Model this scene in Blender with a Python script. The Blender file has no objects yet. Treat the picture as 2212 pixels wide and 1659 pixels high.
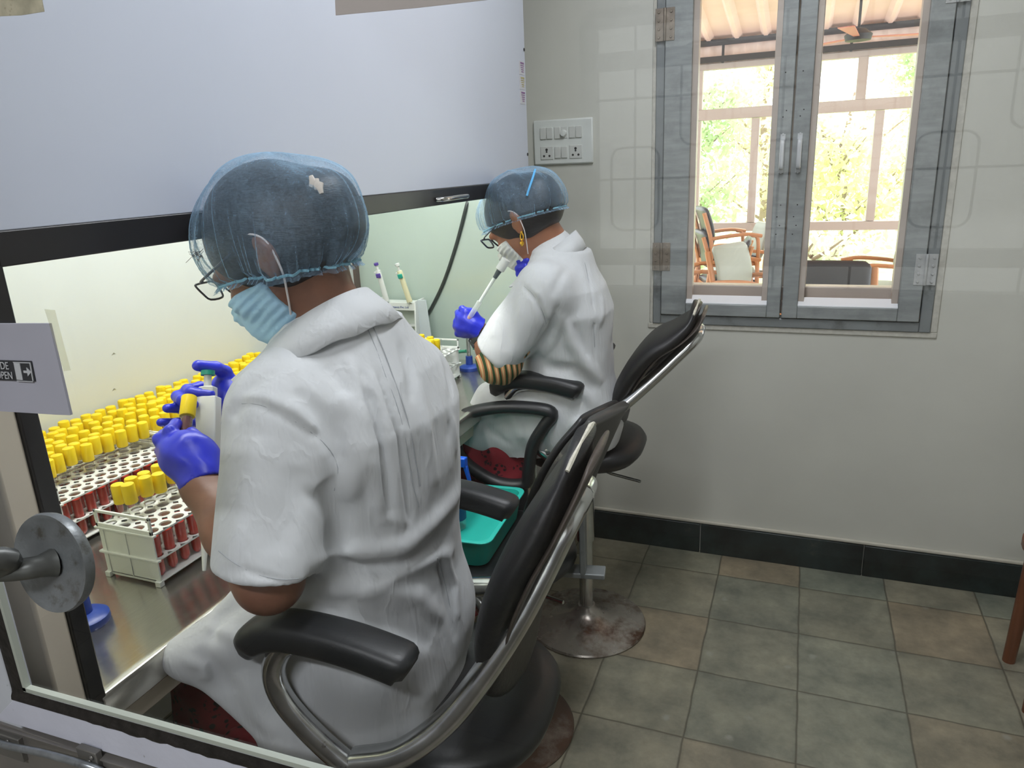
import bpy, math, random
import numpy as np
from mathutils import Vector, Matrix

# ------------------------------------------------------------------ camera, light, exposure
SC = bpy.context.scene
COL = SC.collection
FPX, CXP, CYP, EYE = 1575.958, 1106.0, 829.5, 1.57
yaw, pit, rol = -0.381524417, 0.290012541, -0.0440545139
_f = np.array([math.sin(yaw)*math.cos(pit), math.cos(yaw)*math.cos(pit), -math.sin(pit)])
_r = np.cross(_f, [0, 0, 1]); _r /= np.linalg.norm(_r); _u = np.cross(_r, _f)
_c, _s = math.cos(rol), math.sin(rol)
RT, UP = _c*_r+_s*_u, -_s*_r+_c*_u
cam = bpy.data.cameras.new('camera'); camo = bpy.data.objects.new('camera', cam); COL.objects.link(camo)
cam.sensor_width = 36; cam.lens = FPX/2212*36; cam.clip_start = .02; cam.clip_end = 200
camo.matrix_world = Matrix(((RT[0], UP[0], -_f[0], 0), (RT[1], UP[1], -_f[1], 0), (RT[2], UP[2], -_f[2], EYE), (0, 0, 0, 1)))
SC.camera = camo
cam.dof.use_dof = False

def ray(px, py):
    return RT*((px-CXP)/FPX) - UP*((py-CYP)/FPX) + _f
def at_y(px, py, y): d = ray(px, py); p = d*y/d[1]; p[2] += EYE; return p
def at_x(px, py, x): d = ray(px, py); p = d*x/d[0]; p[2] += EYE; return p
def at_z(px, py, z): d = ray(px, py); p = d*(z-EYE)/d[2]; p[2] += EYE; return p
def at_r(px, py, r): d = ray(px, py); p = d/np.linalg.norm(d)*r; p[2] += EYE; return p

SC.view_settings.view_transform = 'Standard'; SC.view_settings.look = 'None'
SC.view_settings.exposure = 0.0; SC.view_settings.gamma = 1.0; SC.view_settings.use_curve_mapping = False
SC.cycles.max_bounces = 10; SC.cycles.transparent_max_bounces = 24; SC.cycles.transmission_bounces = 10
SC.cycles.caustics_reflective = False; SC.cycles.caustics_refractive = False
SC.cycles.sample_clamp_indirect = 6

W = bpy.data.worlds.new('world'); SC.world = W; W.use_nodes = True
bg = W.node_tree.nodes['Background']; bg.inputs[0].default_value = (.93, .97, 1, 1); bg.inputs[1].default_value = 4.2

def lamp(name, kind, loc, rot, energy, color=(1, 1, 1), size=None, size_y=None):
    l = bpy.data.lights.new(name, kind); o = bpy.data.objects.new(name, l); COL.objects.link(o)
    o.location = loc; o.rotation_euler = rot; l.energy = energy; l.color = color
    if kind == 'AREA':
        l.shape = 'RECTANGLE'; l.size = size; l.size_y = size_y
    if kind == 'SUN': l.angle = size
    return o
R = math.radians
lamp('sun_light', 'SUN', (4, 8, 6), (R(48), 0, R(150)), 7, (1, .95, .88), R(1))
# ceiling tube in the lab, above the frame
lamp('ceiling_tube_light', 'AREA', (-.15, 1.35, 2.86), (0, 0, 0), 26, (.93, .96, 1), .18, 1.2)
lamp('corridor_tube_light', 'AREA', (-.2, -1.15, 2.86), (0, 0, 0), 38, (.93, .96, 1), 1.2, .12)  # unseen corridor lamp, added to brighten the camera-side surfaces
# the tube inside the cabinet, along the top front edge behind the sash
lamp('cabinet_tube_light', 'AREA', (-1.05, 1.5, 1.93), (0, R(12), 0), 15, (1, 1, .96), .1, 1.6)

# ------------------------------------------------------------------ helpers
def tag(o, label=None, cat=None, group=None, kind=None):
    if label: o['label'] = label
    if cat: o['category'] = cat
    if group: o['group'] = group
    if kind: o['kind'] = kind
    return o
def empty(name, loc=(0, 0, 0), rz=0, **k):
    o = bpy.data.objects.new(name, None); o.location = loc; o.rotation_euler = (0, 0, rz); o.empty_display_size = .02
    COL.objects.link(o); return tag(o, **k)
def V(*a): return np.array(a, float)
def nrm(v): v = np.asarray(v, float); return v/(np.linalg.norm(v)+1e-12)
def frame(d):
    d = nrm(d); a = V(0, 0, 1) if abs(d[2]) < .9 else V(1, 0, 0)
    x = nrm(np.cross(a, d)); return x, np.cross(d, x), d

class MB:
    def __init__(s): s.v = []; s.f = []
    def add(s, vs, fs):
        n = len(s.v); s.v += [tuple(map(float, p)) for p in vs]; s.f += [tuple(i+n for i in f) for f in fs]; return s
    def box(s, c, d, rz=0, M=None):
        x, y, z = [q/2 for q in d]; out = []
        for i in (-1, 1):
            for j in (-1, 1):
                for k in (-1, 1):
                    p = V(i*x, j*y, k*z)
                    if M is not None: p = np.asarray(M) @ p
                    if rz: p = V(p[0]*math.cos(rz)-p[1]*math.sin(rz), p[0]*math.sin(rz)+p[1]*math.cos(rz), p[2])
                    out.append(p+np.asarray(c, float))
        return s.add(out, [(0, 1, 3, 2), (4, 6, 7, 5), (0, 4, 5, 1), (2, 3, 7, 6), (0, 2, 6, 4), (1, 5, 7, 3)])
    def bx(s, x0, x1, y0, y1, z0, z1): return s.box(((x0+x1)/2, (y0+y1)/2, (z0+z1)/2), (abs(x1-x0), abs(y1-y0), abs(z1-z0)))
    def cyl(s, a, b, r, r2=None, n=20, caps=True):
        a = np.asarray(a, float); b = np.asarray(b, float); r2 = r if r2 is None else r2
        x, y, d = frame(b-a); vs = []
        for p, q in ((a, r), (b, r2)):
            for i in range(n):
                t = 2*math.pi*i/n; vs.append(p+(x*math.cos(t)+y*math.sin(t))*q)
        fs = [(i, (i+1) % n, n+(i+1) % n, n+i) for i in range(n)]
        if caps: fs += [tuple(range(n-1, -1, -1)), tuple(range(n, 2*n))]
        return s.add(vs, fs)
    def lathe(s, prof, o=(0, 0, 0), d=(0, 0, 1), n=24, sx=1, sy=1):
        x, y, d = frame(d) if tuple(d) != (0, 0, 1) else (V(1, 0, 0), V(0, 1, 0), V(0, 0, 1))
        o = np.asarray(o, float); vs = []; fs = []; m = len(prof)
        for r, h in prof:
            for i in range(n):
                t = 2*math.pi*i/n; vs.append(o+(x*math.cos(t)*sx+y*math.sin(t)*sy)*r+d*h)
        for k in range(m-1):
            for i in range(n): fs.append((k*n+i, k*n+(i+1) % n, (k+1)*n+(i+1) % n, (k+1)*n+i))
        if prof[0][0] > 1e-6: fs.append(tuple(range(n-1, -1, -1)))
        if prof[-1][0] > 1e-6: fs.append(tuple((m-1)*n+i for i in range(n)))
        return s.add(vs, fs)
    def tube(s, pts, r, n=10, closed=False, flat=None, upv=None):
        pts = [np.asarray(p, float) for p in pts]; m = len(pts); vs = []; fs = []
        rr = r if hasattr(r, '__len__') else [r]*m; px = None
        for i in range(m):
            a = pts[(i-1) % m] if (closed or i > 0) else pts[i]
            b = pts[(i+1) % m] if (closed or i < m-1) else pts[i]
            d = nrm(b-a)
            if px is None:
                x = np.asarray(upv, float) if upv is not None else frame(d)[0]
            else: x = px
            x = nrm(x-d*np.dot(x, d)); px = x; y = np.cross(d, x)
            for k in range(n):
                t = 2*math.pi*k/n
                vs.append(pts[i]+(x*math.cos(t)*(flat or 1)+y*math.sin(t))*rr[i])
        for i in range(m if closed else m-1):
            for k in range(n):
                j = (i+1) % m; fs.append((i*n+k, i*n+(k+1) % n, j*n+(k+1) % n, j*n+k))
        if not closed: fs += [tuple(range(n-1, -1, -1)), tuple((m-1)*n+k for k in range(n))]
        return s.add(vs, fs)
    def prism(s, poly, o, ux, uy, h):      # polygon in the (ux, uy) plane, extruded by vector h
        o, ux, uy, h = [np.asarray(q, float) for q in (o, ux, uy, h)]; n = len(poly)
        vs = [o+ux*a+uy*b for a, b in poly]+[o+ux*a+uy*b+h for a, b in poly]
        return s.add(vs, [tuple(range(n-1, -1, -1)), tuple(range(n, 2*n))]+[(i, (i+1) % n, n+(i+1) % n, n+i) for i in range(n)])
    def grid(s, P, thick=None):            # P[i][j] of points
        P = np.asarray(P, float); a, b = P.shape[:2]
        fs = [(i*b+j, i*b+j+1, (i+1)*b+j+1, (i+1)*b+j) for i in range(a-1) for j in range(b-1)]
        return s.add(P.reshape(-1, 3), fs)
    def holes(s, x0, x1, y0, y1, z0, z1, nx, ny, r, n=12):   # a plate pierced by nx * ny round holes
        px, py = (x1-x0)/nx, (y1-y0)/ny
        for i in range(nx):
            for j in range(ny):
                cx, cy = x0+(i+.5)*px, y0+(j+.5)*py; vs = []; fs = []
                for z in (z1, z0):
                    for k in range(n):
                        t = 2*math.pi*k/n; c, w = math.cos(t), math.sin(t); q = 1/max(abs(c), abs(w))
                        vs += [(cx+r*c, cy+r*w, z), (cx+px/2*c*q, cy+py/2*w*q, z)]
                for k in range(n):
                    a, b = 2*k, 2*((k+1) % n); c, d = a+2*n, b+2*n
                    fs += [(a, a+1, b+1, b), (c, d, d+1, c+1), (a, b, d, c)]
                s.add(vs, fs)
        for X in (x0, x1): s.add([(X, y0, z0), (X, y1, z0), (X, y1, z1), (X, y0, z1)], [(0, 1, 2, 3)])
        for Y in (y0, y1): s.add([(x0, Y, z0), (x1, Y, z0), (x1, Y, z1), (x0, Y, z1)], [(0, 1, 2, 3)])
        return s
    def loft(s, rings, closed=True, caps=True):
        n = len(rings[0]); m = len(rings); vs = [p for r in rings for p in r]
        fs = [(i*n+k, i*n+(k+1) % n, (i+1)*n+(k+1) % n, (i+1)*n+k) for i in range(m-1) for k in range(n if closed else n-1)]
        if caps: fs += [tuple(range(n-1, -1, -1)), tuple((m-1)*n+k for k in range(n))]
        return s.add(vs, fs)
    def pad(s, path, hw, th, up=(0, 1, 0), n=28, e=3.0):     # cushion: superellipse rings along a path
        path = [np.asarray(p, float) for p in path]; rings = []
        for i, p in enumerate(path):
            d = nrm(path[min(i+1, len(path)-1)]-path[max(i-1, 0)]); w = nrm(np.asarray(up, float)-d*np.dot(up, d)); q = np.cross(d, w); r = []
            for k in range(n):
                t = 2*math.pi*k/n; c, z = math.cos(t), math.sin(t)
                r.append(p+w*hw[i]*math.copysign(abs(c)**(2/e), c)+q*th[i]*math.copysign(abs(z)**(2/e), z))
            rings.append(r)
        return s.loft(rings)
    def build(s, name, mat=None, parent=None, smooth=None, bevel=0, world=False, sub=0, segs=2, solid=0):
        me = bpy.data.meshes.new(name); vs = np.array(s.v)
        if world and parent is not None:
            vs = vs-np.array(parent.location)
        me.from_pydata(vs.tolist(), [], s.f); me.validate(); me.update()
        o = bpy.data.objects.new(name, me); COL.objects.link(o)
        if mat: me.materials.append(mat)
        if parent is not None: o.parent = parent
        finish(o, smooth, bevel, sub, segs, solid); return o
def finish(o, smooth=None, bevel=0, sub=0, segs=2, solid=0):
    me = o.data
    if solid:
        m = o.modifiers.new('s', 'SOLIDIFY'); m.thickness = solid; m.offset = 0
    if bevel:
        m = o.modifiers.new('b', 'BEVEL'); m.width = bevel; m.segments = segs; m.limit_method = 'ANGLE'; m.angle_limit = R(35)
    if sub:
        m = o.modifiers.new('u', 'SUBSURF'); m.levels = sub; m.render_levels = sub
    if smooth is None: smooth = not bevel
    if smooth or bevel:
        me.polygons.foreach_set('use_smooth', [True]*len(me.polygons))
        if smooth != 'all': me.set_sharp_from_angle(angle=R(38))
def copy_tree(o, parent=None):
    c = o.copy(); COL.objects.link(c)
    if parent is not None: c.parent = parent
    for ch in list(o.children): copy_tree(ch, c)
    return c
def bez(pts, n=8):                          # Catmull-Rom through the points
    P = [np.asarray(p, float) for p in pts]; P = [2*P[0]-P[1]]+P+[2*P[-1]-P[-2]]; out = []
    for i in range(1, len(P)-2):
        for k in range(n):
            t = k/n; a, b, c, d = P[i-1:i+3]
            out.append(.5*((2*b)+(-a+c)*t+(2*a-5*b+4*c-d)*t*t+(-a+3*b-3*c+d)*t**3))
    out.append(P[-2]); return out

# ------------------------------------------------------------------ materials
def srgb(r, g, b):
    return tuple(((x/255)/12.92 if x/255 <= .04045 else ((x/255+.055)/1.055)**2.4) for x in (r, g, b))
class NT:
    def __init__(s, name):
        s.m = bpy.data.materials.new(name); s.m.use_nodes = True; s.t = s.m.node_tree; s.n = s.t.nodes
        s.b = s.n['Principled BSDF']; s.out = s.n['Material Output']
        s.tc = None
    def node(s, typ, **k):
        n = s.n.new(typ)
        for a, v in k.items(): setattr(n, a, v)
        return n
    def link(s, a, b): s.t.links.new(a, b)
    def co(s):
        if s.tc is None: s.tc = s.node('ShaderNodeTexCoord')
        return s.tc.outputs['Object']
    def geo(s): return s.node('ShaderNodeNewGeometry').outputs['Position']
    def noise(s, scale, detail=3, vec=None, rough=.5, stretch=None):
        n = s.node('ShaderNodeTexNoise'); n.inputs['Scale'].default_value = scale; n.inputs['Detail'].default_value = detail
        n.inputs['Roughness'].default_value = rough
        vec = vec or s.co()
        if stretch:
            m = s.node('ShaderNodeMapping'); m.inputs['Scale'].default_value = stretch; s.link(vec, m.inputs[0]); vec = m.outputs[0]
        s.link(vec, n.inputs['Vector']); return n.outputs['Fac']
    def ramp(s, fac, stops):
        r = s.node('ShaderNodeValToRGB'); e = r.color_ramp.elements
        while len(e) < len(stops): e.new(.5)
        for q, (p, c) in zip(e, stops): q.position = p; q.color = (*c, 1) if len(c) == 3 else c
        s.link(fac, r.inputs[0]); return r.outputs[0]
    def mix(s, fac, a, b, typ='MIX'):
        m = s.node('ShaderNodeMixRGB', blend_type=typ)
        for i, x in enumerate((fac, a, b)):
            if hasattr(x, 'is_linked') or hasattr(x, 'links'): s.link(x, m.inputs[i])
            elif i == 0: m.inputs[0].default_value = x
            else: m.inputs[i].default_value = (*x[:3], 1)
        return m.outputs[0]
    def math(s, op, a, b=0, c=None):
        m = s.node('ShaderNodeMath', operation=op)
        for i, x in enumerate((a, b) if c is None else (a, b, c)):
            if hasattr(x, 'links'): s.link(x, m.inputs[i])
            else: m.inputs[i].default_value = x
        return m.outputs[0]
    def bump(s, h, strength=.2, dist=.002):
        b = s.node('ShaderNodeBump'); b.inputs['Strength'].default_value = strength; b.inputs['Distance'].default_value = dist
        s.link(h, b.inputs['Height']); s.link(b.outputs[0], s.b.inputs['Normal']); return s
    def set(s, **k):
        nm = dict(color='Base Color', rough='Roughness', metal='Metallic', spec='Specular IOR Level', trans='Transmission Weight',
                  ior='IOR', alpha='Alpha', coat='Coat Weight', sub='Subsurface Weight', sheen='Sheen Weight')
        for a, v in k.items():
            i = s.b.inputs[nm[a]]
            if hasattr(v, 'links'): s.link(v, i)
            else: i.default_value = (*v[:3], 1) if a == 'color' else v
        return s
MATS = {}
def mat(name, color, rough=.5, metal=0, var=.0, scale=12, bump=0, bscale=150, stretch=None, dirt=None, dscale=6, dpos=(.55, .75), rvar=0, **k):
    if name in MATS: return MATS[name]
    n = NT(name); c = color
    if var:
        f = n.noise(scale, 4, stretch=stretch)
        c = n.ramp(f, [(.3, tuple(x*(1-var) for x in color)), (.7, tuple(min(1, x*(1+var)) for x in color))])
    if dirt:
        f = n.ramp(n.noise(dscale, 6, rough=.65), [(dpos[0], (0, 0, 0)), (dpos[1], (1, 1, 1))])
        c = n.mix(f, c, dirt)
    if rvar:
        q = n.noise(scale*1.7, 3)
        rough = n.math('MULTIPLY_ADD', q, rvar*2, rough-rvar)
    n.set(color=c, rough=rough, metal=metal, **k)
    if bump: n.bump(n.noise(bscale, 3, stretch=stretch), bump)
    MATS[name] = n.m; return n.m
def glass_mat(name, tint=(1, 1, 1), refl=1.0, body=None, bodyamt=0.0, rough=0.0):
    if name in MATS: return MATS[name]
    n = NT(name); tr = n.node('ShaderNodeBsdfTransparent'); tr.inputs[0].default_value = (*tint, 1)
    gl = n.node('ShaderNodeBsdfGlossy'); gl.inputs['Roughness'].default_value = rough
    fr = n.node('ShaderNodeLayerWeight'); fr.inputs[0].default_value = .5      # facing, for Schlick's curve of plain glass
    sch = n.math('MULTIPLY_ADD', n.math('POWER', fr.outputs['Facing'], 5), .96, .04)
    mx = n.node('ShaderNodeMixShader'); n.link(n.math('MULTIPLY', sch, refl), mx.inputs[0])
    src = tr.outputs[0]
    if body:
        d = n.node('ShaderNodeBsdfDiffuse'); d.inputs[0].default_value = (*body, 1)
        m2 = n.node('ShaderNodeMixShader'); m2.inputs[0].default_value = bodyamt
        n.link(tr.outputs[0], m2.inputs[1]); n.link(d.outputs[0], m2.inputs[2]); src = m2.outputs[0]
    n.link(src, mx.inputs[1]); n.link(gl.outputs[0], mx.inputs[2]); n.link(mx.outputs[0], n.out.inputs[0])
    MATS[name] = n.m; return n.m

m_wall = mat('wall_paint', (.635, .635, .575), .42, var=.05, scale=2.5, bump=.05, bscale=30)
m_wallc = mat('corridor_paint', (.5, .46, .42), .6, var=.06, scale=2)
m_ceil = mat('ceiling_paint', (.75, .75, .72), .7, var=.03)
m_alum = mat('grey_aluminium', srgb(152, 157, 157), .38, .12, var=.14, scale=5, stretch=(2, 2, 12), bump=.05, bscale=90, dirt=srgb(118, 122, 122), dscale=7, dpos=(.5, .8))
m_alumd = mat('dull_aluminium', srgb(132, 137, 138), .4, .12, var=.14, scale=7, dirt=srgb(98, 100, 100), dscale=11)
m_cream = mat('cream_anodised', srgb(190, 178, 168), .35, .1, var=.08, scale=6)
m_steel = mat('brushed_steel', (.66, .64, .58), .22, .92, var=.08, scale=30, stretch=(30, 1, 1), rvar=.06)
m_chrome = mat('chrome', (.62, .62, .61), .12, 1, var=.1, scale=14, rvar=.07, dirt=(.2, .17, .14), dscale=16, dpos=(.6, .72))
m_black = mat('black_rubber', (.012, .012, .013), .42, var=.3, scale=30)
m_blackp = mat('black_sash_band', srgb(32, 32, 36), .3, var=.2, scale=8)
m_dark = mat('dark_screw', (.02, .02, .02), .5)
m_white = mat('white_plastic', srgb(226, 230, 226), .35, var=.03)
m_sash = mat('white_sash_panel', srgb(204, 210, 224), .33, var=.015, scale=3)
m_cabin = mat('cabinet_cream_panel', srgb(204, 209, 204), .3, var=.02, scale=5)
m_cabend = mat('cabinet_end_panel', srgb(182, 198, 188), .14, var=.03, scale=4, coat=.4)
m_post = mat('cabinet_beige_enamel', srgb(220, 210, 192), .42, var=.05, scale=6, dirt=srgb(120, 100, 76), dscale=14, dpos=(.68, .74))
m_paint = mat('white_door_paint', srgb(196, 200, 208), .5, var=.06, scale=10, dirt=srgb(120, 120, 118), dscale=30, dpos=(.66, .76), bump=.1, bscale=40)
m_glass = glass_mat('door_glass', refl=1.0)
m_glass2 = glass_mat('window_glass', tint=(.97, .98, .97), refl=.6)
m_paper = mat('grey_card', srgb(168, 168, 180), .7, var=.03, scale=15)
m_paperb = mat('beige_paper', srgb(176, 168, 164), .7, var=.03, scale=15)

def floor_mat():
    n = NT('stone_tiles'); g = n.geo(); sp = n.node('ShaderNodeSeparateXYZ'); n.link(g, sp.inputs[0])
    T = .298
    ax = n.math('DIVIDE', n.math('ADD', sp.outputs[0], -.0785+30*T), T); ay = n.math('DIVIDE', n.math('ADD', sp.outputs[1], -2.03+30*T), T)
    wob = n.math('MULTIPLY_ADD', n.noise(9, 3, g), .03, -.015)
    fx = n.math('FRACT', n.math('ADD', ax, wob)); fy = n.math('FRACT', n.math('ADD', ay, wob))
    e = n.math('MINIMUM', n.math('MINIMUM', fx, n.math('SUBTRACT', 1, fx)), n.math('MINIMUM', fy, n.math('SUBTRACT', 1, fy)))
    cell = n.node('ShaderNodeCombineXYZ'); n.link(n.math('FLOOR', ax), cell.inputs[0]); n.link(n.math('FLOOR', ay), cell.inputs[1])
    wn = n.node('ShaderNodeTexWhiteNoise', noise_dimensions='3D'); n.link(cell.outputs[0], wn.inputs['Vector'])
    base = n.ramp(wn.outputs['Value'], [(0, srgb(134, 133, 118)), (.3, srgb(146, 138, 120)), (.5, srgb(126, 130, 118)), (.72, srgb(146, 134, 114)), (1, srgb(138, 140, 126))])
    n1 = n.ramp(n.noise(5, 6, g, .65), [(.36, (.70, .72, .72)), (.5, (.98, .98, .96)), (.64, (1.25, 1.22, 1.16))])
    c = n.mix(1.0, base, n1, 'MULTIPLY')
    n2 = n.ramp(n.noise(22, 5, g, .7), [(.35, (.8, .8, .8)), (.7, (1.1, 1.1, 1.1))]); c = n.mix(.8, c, n2, 'MULTIPLY')
    v = n.node('ShaderNodeTexVoronoi'); v.inputs['Scale'].default_value = 7; n.link(g, v.inputs['Vector'])
    dist = n.math('ADD', v.outputs['Distance'], n.math('MULTIPLY', n.noise(60, 3, g), .12))
    spots = n.ramp(dist, [(.1, (1, 1, 1)), (.17, (0, 0, 0))]); c = n.mix(n.mix(.5, (0, 0, 0), spots), c, srgb(160, 160, 150))
    d3 = n.ramp(n.noise(2.4, 5, g, .7), [(.55, (0, 0, 0)), (.8, (.6, .6, .6))]); c = n.mix(d3, c, srgb(84, 80, 66))
    gr = n.ramp(e, [(.003, (.85, .85, .85)), (.014, (0, 0, 0))]); c = n.mix(gr, c, srgb(80, 76, 64))
    n.set(color=c, rough=n.math('MULTIPLY_ADD', n.noise(12, 4, g), .3, .22))
    h = n.math('ADD', n.ramp(e, [(.004, (0, 0, 0)), (.03, (1, 1, 1))]), n.math('MULTIPLY', n.noise(40, 4, g), .35))
    n.bump(h, .35, .003); return n.m
m_floor = floor_mat()
def base_mat():
    n = NT('black_stone_skirting'); g = n.geo()
    c = n.ramp(n.noise(6, 6, g, .7), [(.35, srgb(14, 20, 20)), (.62, srgb(38, 50, 50)), (.8, srgb(92, 92, 78))])
    n.set(color=c, rough=.35); return n.m
m_base = base_mat()
# ------------------------------------------------------------------ the room
WY = 2.8
XL, XR, YN, ZC = -1.72, 1.35, .40, 2.95
def st(name, mb, m, **k): o = mb.build(name, m, **k); o['kind'] = 'structure'; return o
st('floor', MB().bx(-2.6, 2.2, -2.7, 2.8, -.06, 0), m_floor, smooth=False)
st('ceiling', MB().bx(-2.6, 2.2, -2.7, 3.0, ZC, ZC+.1), m_ceil, smooth=False)
WX0, WX1, WZ0, WZ1 = -.518, .432, .962, 2.42
w = MB()
w.bx(-2.6, WX0, WY, WY+.2, 0, ZC).bx(WX1, 2.2, WY, WY+.2, 0, ZC).bx(WX0, WX1, WY, WY+.2, 0, WZ0).bx(WX0, WX1, WY, WY+.2, WZ1, ZC)
st('wall_far', w, m_wall, smooth=False)
st('wall_left', MB().bx(XL-.1, XL, YN, WY, 0, ZC), m_wall, smooth=False)
st('wall_right', MB().bx(XR, XR+.1, YN, WY, 0, ZC), m_wall, smooth=False)
b = MB()
for i, x in enumerate(np.arange(-1.72, 1.35, .61)): b.bx(x+.002 + .19, min(x+.608+.19, XR), WY-.02, WY, 0, .128)
b.bx(-1.72, -1.535, WY-.02, WY, 0, .128)
st('baseboard_far', b, m_base, bevel=.002)
st('trim_1', MB().bx(XL, XR, WY-.013, WY, .128, .142), mat('plaster_ledge', srgb(205, 200, 186), .6, var=.05), bevel=.004)
# plaster lip round the window opening
l = MB(); l.bx(WX0-.02, WX1+.022, WY-.006, WY, WZ0-.02, WZ0); l.bx(WX1, WX1+.022, WY-.006, WY, WZ0, WZ1); l.bx(WX0-.014, WX0, WY-.005, WY, WZ0, WZ1)
st('trim_2', l, mat('rough_plaster', srgb(196, 194, 184), .7, var=.1, scale=60, bump=.5, bscale=60), bevel=.003)

# casement window: outer frame, two grey sashes, cream sliding frame behind
wf = empty('window_1', (0, WY, WZ0), kind='structure')
f = MB(); yo = WY-.012
f.bx(WX0, WX0+.03, yo, WY+.06, WZ0, WZ1).bx(WX1-.036, WX1, yo, WY+.06, WZ0, WZ1).bx(WX0+.03, WX1-.036, yo, WY+.06, WZ0, WZ0+.034).bx(WX0+.03, WX1-.036, yo, WY+.06, WZ1-.034, WZ1)
f.build('window_frame', m_alumd, wf, bevel=.003, world=True)
def sash(x0, x1, ox0, ox1, hinge_x, hz):
    y0, y1 = WY-.022, WY+.02; z0, z1 = 1.0, 2.38
    s = MB(); s.bx(x0, ox0-.02, y0, y1, z0, z1).bx(ox1+.02, x1, y0, y1, z0, z1).bx(ox0-.02, ox1+.02, y0, y1, z0, z0+.044).bx(ox0-.02, ox1+.02, y0, y1, z1-.044, z1)
    so = s.build('sash', m_alum, wf, bevel=.0025, world=True)
    g = MB()                                    # sloping glazing ledges inside the sash
    g.prism([(0, 0), (.035, .0), (.035, .028), (.0, .004)], (ox0-.045, y0+.004, z0+.044), (0, 1, 0), (0, 0, 1), (ox1-ox0+.09, 0, 0))
    g.build('sill_ledge', mat('bright_ledge', srgb(240, 242, 246), .3, 0), so, bevel=.001, world=False).location = V(0, -WY, -WZ0)  # ledge whiter than its sash: reflected light put into the colour
    g = MB(); g.bx(ox0-.02, ox0, y0+.02, y1+.02, z0+.05, z1-.05).bx(ox1, ox1+.02, y0+.02, y1+.02, z0+.05, z1-.05)
    q = g.build('glazing_bead', m_cream, so, bevel=.001); q.location = V(0, -WY, -WZ0)
    for z in hz:
        h = MB()
        for sx in (-1, 1):
            h.bx(hinge_x, hinge_x+sx*.033, y0-.003, y0, z-.052, z+.052)
            for k in range(4): h.cyl((hinge_x+sx*.021, y0-.006, z-.04+k*.0265), (hinge_x+sx*.021, y0, z-.04+k*.0265), .0045, n=8)
        h.cyl((hinge_x, y0-.006, z-.052), (hinge_x, y0-.006, z+.052), .005, n=10)
        ho = h.build('hinge', mat('hinge_steel', srgb(186, 188, 188), .35, .2, var=.1, scale=40) if hinge_x > 0 else mat('rusty_hinge', srgb(142, 132, 120), .5, .5, var=.2, scale=40), so, bevel=.0007)
        ho.location = V(0, -WY, -WZ0)
    return so
sL = sash(-.486, -.0565, -.373, -.123, -.487, (1.22, 2.015))
sR = sash(-.0505, .392, .022, .304, .394, (1.18, 2.04))
for so, hx in ((sL, -.0815), (sR, -.027)):
    h = MB(); y0 = WY-.022
    for z in (1.625, 1.518): h.bx(hx-.008, hx+.008, y0-.004, y0, z-.022 if z > 1.6 else z-.01, z+.01 if z > 1.6 else z+.012)
    h.tube(bez([(hx, y0-.002, 1.615), (hx, y0-.026, 1.605), (hx, y0-.026, 1.53), (hx, y0-.002, 1.525)]), .0055, 8, flat=1.4)
    for z in (1.635, 1.508): h.cyl((hx, y0-.006, z), (hx, y0-.003, z), .003, n=8)
    q = h.build('sash_handle', mat('white_handle', srgb(205, 208, 210), .4, var=.05), so); q.location = V(0, -WY, -WZ0)
    h = MB()
    for k, z in enumerate((1.83, 1.71, 1.69, 1.40, 1.36, 1.33, 1.30)): h.cyl((hx+(.006 if k % 2 else -.004), y0-.001, z), (hx+(.006 if k % 2 else -.004), y0+.001, z), .0022, n=8)
    q = h.build('screw_hole', m_dark, so); q.location = V(0, -WY, -WZ0); q['kind'] = 'stuff'
f = MB(); ya, yb = WY+.08, WY+.14
xa, xb, xm = -.40, .335, -.05
f.bx(xa-.1, xa+.012, ya, yb, 1.0, 2.4).bx(xb-.012, xb+.08, ya, yb, 1.0, 2.4).bx(xa, xb, ya, yb, 1.02, 1.1).bx(xm-.075, xm+.075, ya, yb, 1.1, 2.4).bx(xa, xb, ya-.02, yb, 1.0, 1.05)
f.build('sliding_frame', m_cream, wf, bevel=.004, world=True)
for a, c in ((-.39, -.12), (.02, .325)): MB().bx(a, c, WY+.1, WY+.104, 1.1, 2.4).build('pane', m_glass2, wf, world=True)

# ------------------------------------------------------------------ partition and glass door in front of the camera
GY = .45
st('wall_near', MB().bx(-2.6, -1.04, GY-.08, GY+.0, 0, ZC).bx(1.4, 2.2, GY-.08, GY, 0, ZC).bx(-1.04, 1.4, GY-.08, GY, 2.3, ZC).bx(-1.04, 1.4, GY-.08, GY, 0, .62), m_wallc, smooth=False)
door = empty('door_1', (-1.0, GY, 0), kind='structure')
gx = -.80                                       # left edge of the visible pane; the bottom rail has sagged a little
def sag(mb):
    mb.v = [(x, y, z+(.028*(x+.8) if z < 1.05 else 0)) for x, y, z in mb.v]; return mb
g = MB(); g.add([(gx-.004, GY+.002, 1.0), (1.33, GY+.002, 1.0), (1.33, GY+.002, 2.25), (gx-.004, GY+.002, 2.25)], [(0, 1, 2, 3)]); g.build('pane', m_glass, door, world=True)
NX = 24
def strip(mb, x0, x1, y0, y1, z0, z1):          # a long rail cut into pieces so that it can follow the sag
    for k in range(NX): mb.bx(x0+(x1-x0)*k/NX, x0+(x1-x0)*(k+1)/NX, y0, y1, z0, z1)
    return mb
g = MB(); g.bx(gx-.25, -.8252, GY-.004, GY+.02, .9, 2.3); g.build('painted_stile', m_paint, door, bevel=.0015, world=True)
g = MB(); g.prism([(-.869, .9575), (-.8248, .9965), (1.35, 1.0575), (1.35, 1.0175)], (0, GY-.0045, 0), (1, 0, 0), (0, 0, 1), (0, .02, 0)); g.bx(1.33, 1.4, GY-.004, GY+.02, .62, 2.3).bx(gx, 1.35, GY-.004, GY+.02, 2.25, 2.3)
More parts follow.
